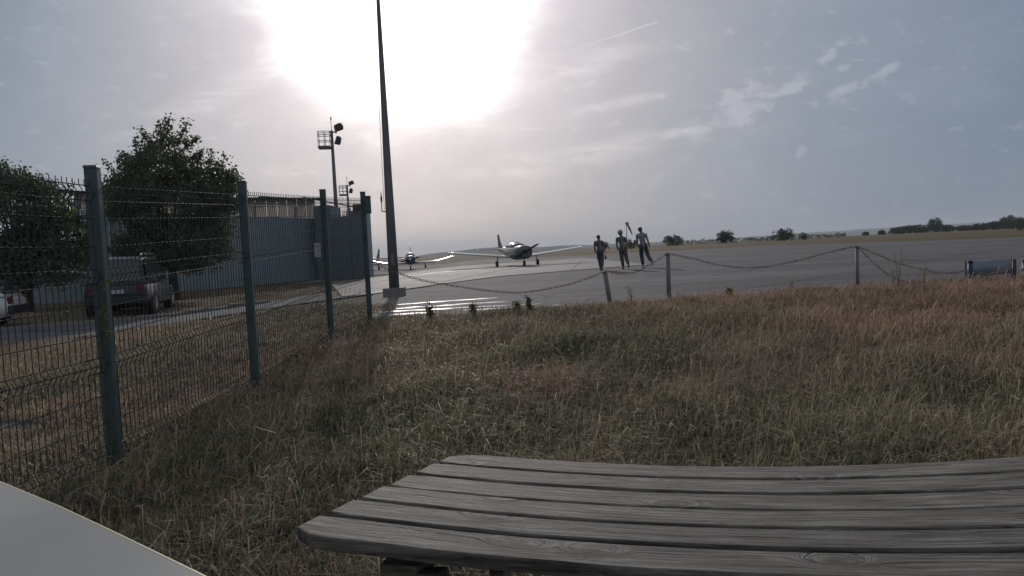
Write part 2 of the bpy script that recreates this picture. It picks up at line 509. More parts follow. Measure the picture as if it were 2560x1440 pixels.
M_['weed'] = leafy("weed_leaves", (.075, .10, .04), (.13, .13, .06), .4, 9)
M_['weeddry'] = leafy("dry_weed_stems", (.19, .15, .10), (.28, .23, .16), .3, 9)
M_['red'] = simple("red_chain_plastic", (.19, .055, .060), .5)
M_['pale'] = simple("white_chain_plastic", (.20, .19, .19), .5)
M_['postw'] = simple("faded_white_post", (.15, .165, .172), .7, 0, .2, 14)
M_['navy'] = simple("dark_blue_post", (.025, .03, .10), .55, 0, .15, 12)
M_['darkpost'] = simple("black_post", (.03, .035, .045), .6)
M_['banner'] = simple("grey_blue_banner", (.19, .225, .26), .75, 0, .1, 3)
M_['signw'] = simple("off_white_board", (.62, .60, .52), .55, 0, .08, 6)
M_['ledge'] = simple("light_grey_laminate", (.30, .30, .285), .62, 0, .07, 9, .3, .04, 220)
M_['lip'] = simple("yellowed_edge_strip", (.36, .35, .20), .5, 0, .05, 10)
M_['skin'] = simple("skin", (.24, .15, .11), .6)
M_['hair'] = simple("dark_hair", (.035, .03, .03), .6)
M_['teal'] = simple("teal_shirt", (.08, .125, .13), .85)
M_['navyshirt'] = simple("slate_shirt", (.065, .088, .11), .85)
M_['lav'] = simple("pale_lilac_shirt", (.20, .215, .27), .85)
M_['jeans'] = simple("dark_trousers", (.05, .058, .078), .85)
M_['jeans2'] = simple("grey_brown_trousers", (.085, .08, .09), .85)
M_['shoe'] = simple("pale_shoe", (.35, .35, .37), .7)
M_['shoed'] = simple("dark_shoe", (.04, .04, .05), .7)
M_['cap'] = simple("pale_cap", (.28, .27, .24), .8)
M_['bag'] = simple("dark_bag", (.035, .035, .045), .7)
M_['sock'] = simple("red_windsock_fabric", (.22, .06, .055), .8)
M_['sockw'] = simple("white_windsock_fabric", (.55, .55, .55), .8)


def mat_hill():
    m, gg, p = mat_new("distant_hillside")
    pos = gg.node('ShaderNodeNewGeometry').outputs['Position']
    n = gg.noise(gg.mapping(pos, scale=(1, .3, 1)), .006, 6, .6)
    gg.put(p.inputs['Base Color'], gg.mix(gg.maprange(n, .4, .6), (.035, .05, .035), (.10, .10, .06)))
    p.inputs['Roughness'].default_value = 1.0; p.inputs['Specular IOR Level'].default_value = 0.0
    return m


M_['hill'] = mat_hill()


# ------------------------------------------------------------------ terrain
def smooth(t):
    t = min(1.0, max(0.0, t)); return t * t * (3 - 2 * t)


_ky = [(-1e9, -.36), (4.0, -.355), (4.65, -.335), (6.78, -.23), (9.33, -.09), (10.87, -.01), (12.0, 0.0), (1e9, 0.0)]


def gz(x, y):
    for (y0, z0), (y1, z1) in zip(_ky, _ky[1:]):
        if y <= y1:
            z = z0 + (z1 - z0) * (y - y0) / (y1 - y0); break
    L = smooth((-3.3 - x) / 8.0)
    far = smooth((y - 120) / 120.0)
    z = z * (1 - L) - 0.45 * L * (1 - far)
    return z


# apron outline: near edge left to right, then round the far edge
NEAR = [(-60, 62), (-34, 40), (-16.0, 57.5), (-10.2, 56.5), (-3.2, 15.0), (-2.45, 11.35), (0.4, 11.6), (1.6, 11.85), (3.1, 12.5), (6.4, 13.2), (9.0, 13.5), (14, 14.5), (40, 17), (120, 20)]
FAR = [(120, 66), (48, 68), (34, 98), (9.3, 84), (-9, 92), (-40, 110), (-95, 120), (-95, 90)]
POLY = NEAR + FAR


def inside(x, y, poly, m=0.0):
    c = False; n = len(poly); j = n - 1
    for i in range(n):
        xi, yi = poly[i]; xj, yj = poly[j]
        if (yi > y) != (yj > y) and x < (xj - xi) * (y - yi) / (yj - yi) + xi: c = not c
        j = i
    if not c or m == 0: return c
    for i in range(n):
        a = Vector(poly[i - 1]); b = Vector(poly[i]); p = Vector((x, y)); ab = b - a
        t = max(0, min(1, (p - a).dot(ab) / ab.length_squared))
        if (p - a - ab * t).length < m: return False
    return True


def axis(lo, hi, near_lo, near_hi, step, grow=1.25):
    v = list(np.arange(near_lo, near_hi + 1e-6, step)); s = step; x = near_hi
    while x < hi: s *= grow; x += s; v.append(min(x, hi))
    s = step; x = near_lo; w = []
    while x > lo: s *= grow; x -= s; w.append(max(x, lo))
    return sorted(set(w[::-1] + v))


xs = axis(-8000, 8000, -30, 30, 0.6); ys = axis(-300, 8000, -4, 40, 0.6)
vs = []; n_low = 0
for y in ys:
    for x in xs:
        z = gz(x, y)
        if y > 600: z -= (y - 600) * 0.004
        if inside(x, y, POLY, 0.9 if y < 60 and abs(x) < 60 else 4.0): z -= 0.25
        elif y < 16 and y > 0:
            z += 0.02 * math.sin(x * 1.7 + y * 2.3) + 0.015 * math.sin(x * 4.1 - y * 3.1)
        vs.append((x, y, z))
nx = len(xs)
fs = [(j * nx + i, j * nx + i + 1, (j + 1) * nx + i + 1, (j + 1) * nx + i) for j in range(len(ys) - 1) for i in range(nx - 1)]
o = np_mesh("ground", vs, fs, M_['ground'], smooth=True); tag(o, kind='structure')

# apron sheet, following the fall of the land, with an edge thickness
bm = bmesh.new()
dense = []
for i in range(len(POLY)):
    a = Vector(POLY[i]); b = Vector(POLY[(i + 1) % len(POLY)]); n = max(1, int((b - a).length / 0.7)) if i < 13 else max(1, int((b - a).length / 6))
    for k in range(n):
        p = a.lerp(b, k / n)
        jit = 0.10 if 4 < i < 12 else 0
        dense.append((p.x + random.uniform(-jit, jit) * .3, p.y + random.uniform(-jit, jit)))
top = [bm.verts.new((x, y, 0)) for x, y in dense]
face = bm.faces.new(top)
for axis_, vals in (('x', [-40, -30, -22, -17, -14, -12, -11, -10, -9, -8, -7, -6, -5, -4, -3]), ('y', [18, 24, 32, 45, 60, 80, 100])):
    for v_ in vals:
        co = (v_, 0, 0) if axis_ == 'x' else (0, v_, 0); no = (1, 0, 0) if axis_ == 'x' else (0, 1, 0)
        bmesh.ops.bisect_plane(bm, geom=bm.verts[:] + bm.edges[:] + bm.faces[:], plane_co=co, plane_no=no)
for v in bm.verts: v.co.z = gz(v.co.x, v.co.y) + 0.012
ext = bmesh.ops.extrude_face_region(bm, geom=bm.faces[:])
for v in [e for e in ext['geom'] if isinstance(e, bmesh.types.BMVert)]: v.co.z += 0.0
for v in list(bm.verts):
    pass
newv = {e for e in ext['geom'] if isinstance(e, bmesh.types.BMVert)}
for v in bm.verts:
    if v not in newv: v.co.z -= 0.2
bmesh.ops.recalc_face_normals(bm, faces=bm.faces[:])
me = bpy.data.meshes.new("apron"); bm.to_mesh(me); bm.free(); me.materials.append(M_['apron'])
o = bpy.data.objects.new("apron", me); COL.objects.link(o); tag(o, kind='structure')


def strip(name, pts, width, z_off, mat, step=0.5):
    mb = MB(); rings = []
    for (a, b) in zip(pts, pts[1:]):
        a = Vector(a); b = Vector(b); n = max(1, int((b - a).length / step)); d = (b - a).normalized(); nrm = Vector((-d.y, d.x))
        for k in range(n + (1 if b == Vector(pts[-1]) else 0)):
            p = a.lerp(b, k / n)
            rings.append([(p.x + nrm.x * s * width / 2, p.y + nrm.y * s * width / 2, gz(p.x + nrm.x * s * width / 2, p.y + nrm.y * s * width / 2) + z_off) for s in (-1, 1)])
    mb.loft(rings, caps=False, closed=False)
    return mb.build(name, mat)


# worn concrete lane beyond the near asphalt; paler colour also carries the sun glare
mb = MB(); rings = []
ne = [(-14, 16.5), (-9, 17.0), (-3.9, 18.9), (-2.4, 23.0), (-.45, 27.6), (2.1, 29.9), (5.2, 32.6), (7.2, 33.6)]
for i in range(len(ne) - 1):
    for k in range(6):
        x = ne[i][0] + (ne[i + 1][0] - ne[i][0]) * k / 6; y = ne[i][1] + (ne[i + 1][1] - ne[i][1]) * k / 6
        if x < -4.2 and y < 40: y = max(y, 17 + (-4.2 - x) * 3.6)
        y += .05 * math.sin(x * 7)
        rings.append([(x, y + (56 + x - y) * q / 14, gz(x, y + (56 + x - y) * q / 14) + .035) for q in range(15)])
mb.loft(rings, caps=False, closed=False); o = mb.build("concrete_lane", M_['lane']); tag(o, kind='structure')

# worn paint stripes on the apron
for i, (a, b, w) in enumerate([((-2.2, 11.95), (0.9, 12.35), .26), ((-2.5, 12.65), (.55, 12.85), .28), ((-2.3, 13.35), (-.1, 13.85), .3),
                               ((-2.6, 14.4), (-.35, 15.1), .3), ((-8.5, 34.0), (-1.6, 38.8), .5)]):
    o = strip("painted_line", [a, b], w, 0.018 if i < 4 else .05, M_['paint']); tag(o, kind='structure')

# joints between the concrete slabs of the lane, and tar seams in the near asphalt
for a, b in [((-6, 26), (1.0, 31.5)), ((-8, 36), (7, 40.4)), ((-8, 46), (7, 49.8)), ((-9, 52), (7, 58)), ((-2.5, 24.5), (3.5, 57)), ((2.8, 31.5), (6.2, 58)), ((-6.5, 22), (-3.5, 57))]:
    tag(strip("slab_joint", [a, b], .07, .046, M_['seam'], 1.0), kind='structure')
for a, b in [((1.2, 12.6), (6.5, 27)), ((-1.5, 15.6), (14, 19.5)), ((4.2, 13.6), (24, 33)), ((9, 24), (40, 36))]:
    tag(strip("tar_seam", [a, b], .05, .018, M_['seam'], 1.0), kind='structure')

# access road and its kerb on the far side of the fence
o = strip("road", [(-40, 9.5), (-16, 13.6), (-9.0, 16.8), (-6.2, 19.5), (-4.6, 23)], 4.6, 0.035, M_['road']); tag(o, kind='structure')
kb = thing("kerb", "low grey concrete kerb on the far side of the road behind the fence", "kerb", (0, 0, 0))
kp = [(-34, 12.95), (-22, 15.0), (-16.6, 15.95), (-10.4, 18.7), (-7.6, 21.2)]
for a, b in zip(kp, kp[1:]):
    a = Vector(a); b = Vector(b); n = int((b - a).length / 1.0); d = (b - a).normalized(); rz = math.atan2(d.y, d.x)
    for k in range(n):
        p = a.lerp(b, (k + .5) / n)
        MB().box((p.x, p.y, gz(p.x, p.y) + .05), ((b - a).length / n - .012, .15, .16), (0, 0, rz)).build("kerb_stone", M_['concrete'], kb)

# distant hills
def hill(profile, y0, name="hills"):
    px = [p[0] for p in profile]; pz = [p[1] for p in profile]
    X = np.linspace(px[0], px[-1], 160); Z = np.interp(X, px, pz) + 1.5 * np.sin(X * .02) + rng.normal(0, .7, 160)
    v = []
    for dyy, k, b in ((-1400, 0, -24), (-700, .55, -10), (0, 1, 0), (900, .6, -10), (1800, 0, -40)):
        for x, z in zip(X, Z): v.append((x * (1 + dyy / y0), y0 + dyy, z * k + b))
    f = [(j * 160 + i, j * 160 + i + 1, (j + 1) * 160 + i + 1, (j + 1) * 160 + i) for j in range(4) for i in range(159)]
    o = np_mesh(name, v, f, M_['hill'], smooth=True); return tag(o, kind='structure')


hill([(-720, -25), (-640, -9), (-464, 10), (-330, 16), (-199, 24), (-66, 29), (60, 25), (144, 17), (240, 15), (330, 17), (450, 14), (594, 13), (760, 10), (965, 11), (1100, 12), (1250, 5), (1350, 2)], 4500)
hill([(1000, -5), (1300, 6), (1600, 10), (2000, 22), (2300, 30), (2600, 34), (3000, 42), (3400, 48), (4200, 50)], 5600)


# ------------------------------------------------------------------ leaves and trees
def leaf_cloud(centers, spread, per, size, squash=.85, seed=0):
    r = np.random.default_rng(seed)
    c = np.repeat(np.asarray(centers), per, axis=0)
    c = c + r.normal(0, 1, c.shape) * np.array([spread, spread, spread * squash])
    n = len(c)
    a = r.normal(0, 1, (n, 3)); a /= np.linalg.norm(a, axis=1)[:, None]
    b = r.normal(0, 1, (n, 3)); b -= (a * b).sum(1)[:, None] * a; b /= np.linalg.norm(b, axis=1)[:, None]
    s = size * r.uniform(.55, 1.25, n)[:, None]
    v = np.stack([c - a * s * .55, c + b * s * .32, c + a * s * .55, c - b * s * .32], axis=1).reshape(-1, 3)
    f = np.arange(n * 4).reshape(-1, 4)
    return v, f


def tips_in_blobs(blobs, n, seed, shell=.55):
    r = np.random.default_rng(seed); out = []
    vol = np.array([b[3] * b[4] * b[5] for b in blobs]) ** .8; vol /= vol.sum()
    for b, k in zip(blobs, (vol * n).astype(int) + 3):
        d = r.normal(0, 1, (k, 3)); d /= np.linalg.norm(d, axis=1)[:, None]
        rad = r.uniform(shell ** 3, 1, k) ** (1 / 3.0) * (1 + .16 * np.sin(d[:, 0] * 7 + seed) * np.cos(d[:, 2] * 6))
        out.append(np.array(b[:3]) + d * rad[:, None] * np.array(b[3:6]))
    return np.concatenate(out)


def tree(name, label, cat, loc, blobs, trunk_r, trunk_top, ntips, per, spread, leaf, mat, seed, group=None, limbs=12, twigs=()):
    t = thing(name, label, cat, loc, 0, group)
    tips = tips_in_blobs(blobs, ntips, seed)
    v, f = leaf_cloud(tips, spread, per, leaf, seed=seed + 1)
    ex = []
    for tw in twigs:     # thin sprigs that stick out of the outline
        a = Vector(tw[0]); b = Vector(tw[1])
        for k in range(12): ex.append(tuple(a.lerp(b, k / 11)))
    if ex:
        v2, f2 = leaf_cloud(ex, .11, 11, leaf, seed=seed + 5); f = np.concatenate([f, f2 + len(v)]); v = np.concatenate([v, v2])
    np_mesh("crown", v, f, mat, t)
    mb = MB(); r = random.Random(seed)
    top = Vector((r.uniform(-.1, .1), r.uniform(-.1, .1), trunk_top))
    mb.tube([(0, 0, -.1), (.03, 0, trunk_top * .3), tuple(top * .65), tuple(top)], [trunk_r * 1.25, trunk_r, trunk_r * .85, trunk_r * .6], 9)
    mb.build("trunk", M_['bark'], t, True)
    lb = MB()
    for k in range(limbs):
        e = Vector(tips[r.randrange(len(tips))]); st = Vector((0, 0, trunk_top * r.uniform(.55, 1.0)))
        mid = st.lerp(e, .5) + Vector((0, 0, r.uniform(.0, .25) * (e - st).length * .5))
        lb.tube([st, st.lerp(mid, .6), mid, e], [trunk_r * .42, trunk_r * .3, trunk_r * .2, trunk_r * .06], 5)
    for tw in twigs: lb.tube([tw[0], tw[1]], [.03, .008], 4)
    lb.build("limb", M_['bark'], t, True)
    return t


# big tree behind the SUV: base about (-15, 30)
T1 = (-14.9, 30.0, gz(-14.9, 30))
g0 = .45
tree("broadleaf_tree", "large dark broadleaf tree with ragged crown rising above the fence behind the dark SUV", "tree", T1,
     [(0.1, 0, 3.8 + g0, 2.75, 2.4, 1.5), (-.1, 0, 5.15 + g0, 1.7, 1.6, 1.0), (.1, 0, 6.15 + g0, .95, .9, .75), (-1.7, .2, 4.2 + g0, 1.2, 1.3, 1.0),
      (2.0, -.2, 4.2 + g0, 1.3, 1.3, 1.05), (.1, 0, 2.1 + g0, 2.7, 2.1, 1.15), (-1.5, 0, 1.6 + g0, 1.2, 1.4, .8), (1.2, 0, 1.5 + g0, 1.3, 1.4, .75), (2.35, 0, 5.0 + g0, .55, .6, .45), (-.9, 0, 5.1 + g0, .9, .9, .9)],
     .19, 2.1, 1050, 36, .18, .145, M_['leaf'], 11, limbs=34,
     twigs=[((-.5, 0, 6.2 + g0), (-.95, 0, 7.15 + g0)), ((0, 0, 6.4 + g0), (-.1, 0, 7.3 + g0)), ((.7, 0, 6.5 + g0), (1.15, 0, 7.35 + g0)), ((-1.9, 0, 4.8 + g0), (-2.6, 0, 5.75 + g0)),
            ((-1.4, 0, 5.0 + g0), (-2.0, 0, 5.9 + g0)), ((1.3, 0, 4.9 + g0), (1.55, 0, 5.9 + g0)), ((2.2, 0, 4.9 + g0), (2.7, 0, 5.8 + g0)), ((2.2, 0, 4.5 + g0), (3.1, 0, 5.2 + g0)),
            ((-2.3, 0, 4.4 + g0), (-3.0, 0, 4.75 + g0)), ((2.4, 0, 4.1 + g0), (3.25, 0, 4.2 + g0)), ((-1.0, 0, 5.9 + g0), (-1.15, 0, 6.6 + g0)), ((.9, 0, 6.2 + g0), (1.5, 0, 6.6 + g0)), ((1.2, 0, 5.6 + g0), (1.7, 0, 6.0 + g0)), ((-1.5, 0, 5.4 + g0), (-1.75, 0, 6.1 + g0)),
            ((2.6, 0, 4.6 + g0), (3.2, 0, 4.75 + g0)), ((1.8, 0, 5.0 + g0), (2.1, 0, 6.0 + g0)), ((-2.6, 0, 3.9 + g0), (-3.25, 0, 4.2 + g0)), ((2.7, 0, 3.6 + g0), (3.35, 0, 3.5 + g0)), ((.2, 0, 6.8 + g0), (.35, 0, 7.5 + g0))])
T2 = (-18.6, 26.0, gz(-18.6, 26))
tree("broadleaf_tree", "wide dark tree at the left edge seen through the wire fence behind the white car", "tree", T2,
     [(-.6, 0, 3.4 + g0, 2.6, 2.2, 1.5), (-1.7, 0, 4.6 + g0, 1.5, 1.4, .9), (1.3, 0, 2.2 + g0, 1.2, 1.4, 1.1), (0.2, 0, 4.0 + g0, .9, 1.0, .9), (-.2, 0, 1.5 + g0, 2.7, 2.0, 1.1), (-3.6, 0, 2.8 + g0, 2.2, 2, 2.0)],
     .2, 1.6, 900, 36, .18, .145, M_['leaf2'], 23, limbs=26,
     twigs=[((.2, 0, 4.4 + g0), (.35, 0, 5.0 + g0)), ((-.9, 0, 4.7 + g0), (-.75, 0, 5.6 + g0)), ((1.8, 0, 2.6 + g0), (2.3, 0, 3.1 + g0)), ((2.1, 0, 1.8 + g0), (2.45, 0, 2.2 + g0))])


def bush(label, x, y, w, h, seed, n=70, leaf=None, group=None, lobes=4, name="bush", cat="bush", mat='leaffar', skirt=True):
    r = random.Random(seed); bl = [(0, 0, h * .52, w * .40, w * .40, h * .46)]
    for k in range(lobes):
        bl.append((r.uniform(-.3, .3) * w, r.uniform(-.2, .2) * w, h * r.uniform(.3, .72), w * r.uniform(.16, .26), w * .22, h * r.uniform(.2, .3)))
    if skirt: bl.append((0, 0, h * .25, w * .46, w * .4, h * .26))
    lf = leaf or max(.12, h * .09)
    return tree(name, label, cat, (x, y, gz(x, y) - .02), bl, max(.06, h * .035), h * .45, n, 26, h * .07, lf, M_[mat], seed, group, limbs=8)


BG = "bushes dotted along the far edge of the airfield"
bush("round scraggly bush beyond the apron just right of the walking people", 54.8, 230, 6.8, 4.1, 31, 90, group=BG)
bush("tall round bush, the middle one of the three at the field edge", 79.1, 250, 7.0, 4.9, 32, 100, group=BG)
bush("wide domed bush with a lower tail, right of the round bush", 92.4, 230, 9.6, 4.2, 33, 120, group=BG, lobes=6)
bush("small sapling bush just right of the domed bush", 99.6, 232, 4.0, 2.6, 34, 50, group=BG)
bush("thin leafless-looking bush seen behind the leftmost walker", 25.0, 180, 2.6, 2.3, 35, 40, group=BG)
bush("small bush behind the middle walker under the windsock", 32.0, 180, 3.4, 2.6, 36, 50, group=BG)
bush("small dark bush at the far right edge of the golden field", 132, 176, 9, 1.9, 37, 50, group=BG)
hd = [(88, 300, 22, 2.2, "long low dark hedge left of the tall round bush"), (112, 300, 16, 2.1, "low hedge between the tall round bush and the domed bush"), (139, 300, 17, 2.2, "low hedge trailing right of the domed bush")]
for i, (x, y, w, h, lab) in enumerate(hd):
    r = random.Random(50 + i); bl = [(w * (k / 5 - .5) , 0, h * .45, w * .13, 1.5, h * r.uniform(.35, .55)) for k in range(6)]
    t = thing("hedge", lab, "hedge", (x, y, gz(x, y)), 0, "low hedges at the field edge")
    v, f = leaf_cloud(tips_in_blobs(bl, 120, 60 + i, .3), .25, 24, .28, seed=70 + i); np_mesh("foliage", v, f, M_['leaffar'], t)
TL = "trees in the line beyond the golden field"
tl = [(239, 420, 9, 4.0, "low rounded tree at the left end of the far tree line"), (247, 422, 11, 4.9, "broad tree, second in the far tree line"), (256, 424, 10, 5.0, "broad tree just left of the tallest tree in the far line"),
      (262.4, 420, 7, 8.4, "tallest tree in the far line with a knob-like top"), (270, 421, 9, 4.2, "low tree right of the tallest in the far line"), (284, 425, 9, 3.4, "low tree in the gap between the two far tree groups"),
      (263, 380, 9, 3.6, "first tree of the right-hand tree group"), (271, 380, 9, 4.6, "second tree of the right-hand tree group"), (279, 381, 9, 7.0, "highest tree of the right-hand tree group"),
      (287, 380, 9, 5.6, "tree right of the highest one, cut by the picture edge"), (296, 383, 10, 5.4, "last tree of the right-hand tree group"), (229.5, 420, 4, 2.6, "lone small tree left of the far tree line"), (222, 425, 3.4, 2.1, "smallest lone tree left of the far tree line")]
for i, (x, y, w, h, lab) in enumerate(tl):
    bush(lab, x, y, w * 1.25, h * 1.05, 80 + i, 190, leaf=.55, group=TL, name="field_tree", cat="tree", mat='leaffar')

# ------------------------------------------------------------------ buildings left
hg = thing("hangar", "long blue-grey corrugated metal wall with an open strip under its roof, behind the fence", "hangar", (0, 0, 0))
A0 = Vector((-21.6, 34.6)); A1 = Vector((-14.35, 51.3)); wd = (A1 - A0).normalized(); wn = Vector((-wd.y, wd.x)); Lw = (A1 - A0).length
zb = -.6; zt = 4.12
npan = int(Lw / 1.0)
rib = MB()
# one corrugated sheet, one metre wide
prof = [(0, 0), (.06, 0), (.09, .035), (.16, .035), (.19, 0), (.31, 0), (.34, .035), (.41, .035), (.44, 0), (.56, 0), (.59, .035), (.66, .035), (.69, 0), (.81, 0), (.84, .035), (.91, .035), (.94, 0), (.995, 0)]
rib.loft([[(x, -y, z) for x, y in prof] for z in (0, zt - zb)], caps=False, closed=False)
first = None
for k in range(npan):
    p = A0 + wd * k * (Lw / npan)
    if first is None: first = rib.build("wall_panel", M_['wall'], hg); oo = first
    else: oo = link_copy(first, hg)
    oo.scale = (Lw / npan * 1.004 / .995, 1, 1); oo.location = (p.x, p.y, zb); oo.rotation_euler = (0, 0, math.atan2(wd.y, wd.x))
mb = MB(); q = [A0, A1, A1 + wn * 9, A0 + wn * 9]
for a, b in ((q[1], q[2]), (q[2], q[3]), (q[3], q[0])):
    c = (a + b) / 2; d = b - a; mb.box((c.x, c.y, (zb + 2.6) / 2), (d.length, .12, 2.6 - zb), (0, 0, math.atan2(d.y, d.x)))
mb.build("rear_wall", M_['walldark'], hg)
for k in range(0, npan + 1, 4):
    p = A0 + wd * (Lw * k / npan) + wn * .25
    MB().box((p.x, p.y, (5.0 + zb) / 2), (.14, .14, 5.0 - zb), (0, 0, math.atan2(wd.y, wd.x))).build("column", M_['walldark'], hg)
# thin sloping roof edge above the open strip
mb = MB(); ra = A0 + wn * .2 - wd * 1; rb = A1 + wn * .2 + wd * .8
ring = []
for p, z in ((ra, 4.95), (A0 + wd * 9 + wn * .2, 5.12), (rb, 5.62)):
    ring.append([(p.x + wn.x * a, p.y + wn.y * a, z + b) for a, b in ((-.4, -.02), (.9, .05), (.9, .16), (-.4, .09))])
mb.loft(ring); mb.build("roof_edge", M_['roof'], hg)
# translucent cladding that fills the strip below the roof edge
tm = bpy.data.materials.new("translucent_cladding"); tm.use_nodes = True; tm.node_tree.nodes.clear(); gt = NG(tm.node_tree)
tcol = gt.mix(gt.noise(gt.mapping(gt.node('ShaderNodeTexCoord').outputs['Object'], scale=(.4, 1, 3)), 1.2, 5, .6), (.45, .42, .39), (.78, .75, .71))
td = gt.node('ShaderNodeBsdfDiffuse'); gt.put(td.inputs[0], tcol); tt_ = gt.node('ShaderNodeBsdfTranslucent'); gt.put(tt_.inputs[0], tcol)
tx = gt.node('ShaderNodeMixShader'); tx.inputs[0].default_value = .7; gt.l.new(td.outputs[0], tx.inputs[1]); gt.l.new(tt_.outputs[0], tx.inputs[2])
to = gt.node('ShaderNodeOutputMaterial'); gt.l.new(tx.outputs[0], to.inputs[0])
pp = None
for k in range(npan):
    p = A0 + wd * k * (Lw / npan) + wn * .12; zt2 = 4.95 + .62 * k / npan
    MB().loft([[(p.x + wd.x * a, p.y + wd.y * a, z) for a in (.02, .98)] + [(p.x + wd.x * a + wn.x * .02, p.y + wd.y * a + wn.y * .02, z) for a in (.98, .02)] for z in (zt + .02, zt2)]).build("clerestory_panel", tm, hg)
mb = MB(); pv = A0 + wd * 13.6 + wn * .5
mb.loft([[(pv.x + wd.x * s + wn.x * a * w, pv.y + wd.y * s + wn.y * a * w, 5.28 + z * w) for a, z in ((-.4, 0), (-.28, .25), (0, .33), (.28, .25), (.4, 0))] for s, w in ((-1.0, .35), (-.5, .9), (.5, .9), (1.0, .35))])
mb.build("roof_vent", M_['roof'], hg)

an = thing("annex", "darker blue end block with stepped roofline at the right end of the shed wall", "building", (0, 0, 0))
def blk(name, x0, x1, y, z0, z1, dpt, mat):
    MB().box(((x0 + x1) / 2, y + dpt / 2, (z0 + z1) / 2), (x1 - x0, dpt, z1 - z0)).build(name, mat, an, bevel=.02)
blk("tall_block", -14.22, -13.0, 50.0, -.6, 4.98, 3, M_['walldark'])
blk("wall", -12.995, -11.62, 50.1, -.6, 4.12, 3, M_['walldark'])
blk("end_block", -11.615, -10.7, 50.0, -.6, 4.5, 3, M_['walldark'])
MB().box((-14.1, 49.96, 1.73), (.46, .06, 1.05)).build("window", M_['paneglow'], an)
MB().box((-11.05, 49.95, 4.72), (.55, .3, .44)).build("vent_box", M_['roof'], an)
mb = MB(); mb.tube([(-14.9, 49.8, 5.62), (-10.6, 49.8, 4.62)], .05, 6); mb.build("stay_pipe", M_['roof'], an)

sh = thing("low_shed", "low blue-grey lean-to with a pale roof edge under the left tree", "shed", (0, 0, 0))
MB().box((-23.3, 33.8, .2), (5.6, 3, 1.55), (0, 0, .1)).build("wall", M_['wall'], sh, bevel=.02)
MB().box((-23.3, 33.7, 1.03), (5.9, 3.4, .09), (0, .03, .1)).build("roof", M_['signw'], sh)
for k in range(5):
    MB().box((-25.5 + k * 1.1, 32.1 + k * .11, .3), (.5, .05, .8), (0, 0, .1)).build("door_panel", M_['walldark'], sh)


# ------------------------------------------------------------------ floodlight masts
def mast(x, y, top, label, basket=True):
    z0 = gz(x, y); h = top - z0
    t = thing("floodlight_mast", label, "floodlight mast", (x, y, z0), math.radians(8), "floodlight masts beside the hangars")
    MB().tube([(0, 0, 0), (0, 0, h * .5), (0, 0, h - .9)], [.22, .17, .12], 10).build("pole", M_['mast'], t, True)
    MB().box((0, 0, .12), (.6, .6, .3)).build("base", M_['concrete'], t)
    b = MB(); bz = h - 2.35
    b.box((-.66, 0, bz), (1.05, .9, .22)); b.build("platform", M_['mast'], t, bevel=.03)
    r = MB()
    for zz in (bz + .55, bz + 1.05, bz + 1.35):
        r.tube([(-.15, -.42, zz), (-1.15, -.42, zz), (-1.2, 0, zz), (-1.15, .42, zz), (-.15, .42, zz), (-.15, -.42, zz)], .03, 5)
    for px, py in ((-.15, -.42), (-1.15, -.42), (-1.15, .42), (-.15, .42), (-.62, -.42), (-.62, .42)):
        r.tube([(px, py, bz), (px, py, bz + 1.35)], .028, 5)
    r.build("railing", M_['mast'], t)
    MB().tube([(0, 0, h - 1.0), (0, 0, h + .1)], .028, 5).box((0, 0, h + .15), (.1, .1, .22)).build("aerial", M_['mast'], t)
    MB().tube([(-.1, 0, h - .95), (.45, 0, h - 1.1)], .06, 6).build("bracket", M_['mast'], t)
    for (cx, cy, cz, ry, sx, sz) in ((.55, .25, h - .62, -.35, .75, .55), (.62, -.28, h - .62, -.45, .7, .5), (.5, 0, h - 1.75, .25, .48, .7)):
        fl = MB().box((0, 0, 0), (sx, .42, sz), taper=.75).build("floodlight", M_['black'], t, bevel=.03)
        fl.location = (cx, cy, cz); fl.rotation_euler = (0, ry, .3)
        l = MB().box((sx * .5 + .01, 0, 0), (.03, .36, sz * .7)).build("lens", M_['lamp'], fl)
    return t


mast(-15.08, 60, 13.1, "tallest floodlight mast with a caged platform and dark floodlights, nearest of the row")
mast(-23.35, 100, 12.6, "second floodlight mast, smaller in the picture, with the same cage and lamps")
mast(-42.5, 180, 14.4, "farthest floodlight mast, its head just showing above the annex wall")

# ------------------------------------------------------------------ flagpole
fp = thing("flagpole", "tall tapering grey flagpole on a square concrete plinth, left of centre at the apron edge", "flagpole", (-3.08, 17.8, .0))
MB().box((0, 0, .11), (.52, .52, .22)).build("plinth", M_['concrete'], fp, bevel=.01)
MB().tube([(0, 0, .2), (0, 0, 2.2), (0, 0, 5), (0, 0, 7.6), (0, 0, 10.5)], [.135, .115, .078, .046, .03], 14).build("pole", M_['mast'], fp, True)
MB().tube([(-.125, -.11, 2.25), (-.11, -.09, 5), (-.07, -.06, 8), (-.03, -.03, 10.4)], .006, 5).build("rope", M_['darkpost'], fp)
MB().tube([(-.19, -.12, 2.2), (-.185, -.12, 2.7)], .012, 5).tube([(-.19, -.12, 2.22), (-.09, -.06, 2.2)], .014, 5).tube([(-.185, -.12, 2.45), (-.185, -.12, 2.6)], .025, 6).build("cleat", M_['darkpost'], fp)
MB().box((.02, -.13, .95), (.09, .03, .3)).build("door_cover", M_['galv'], fp, bevel=.005)

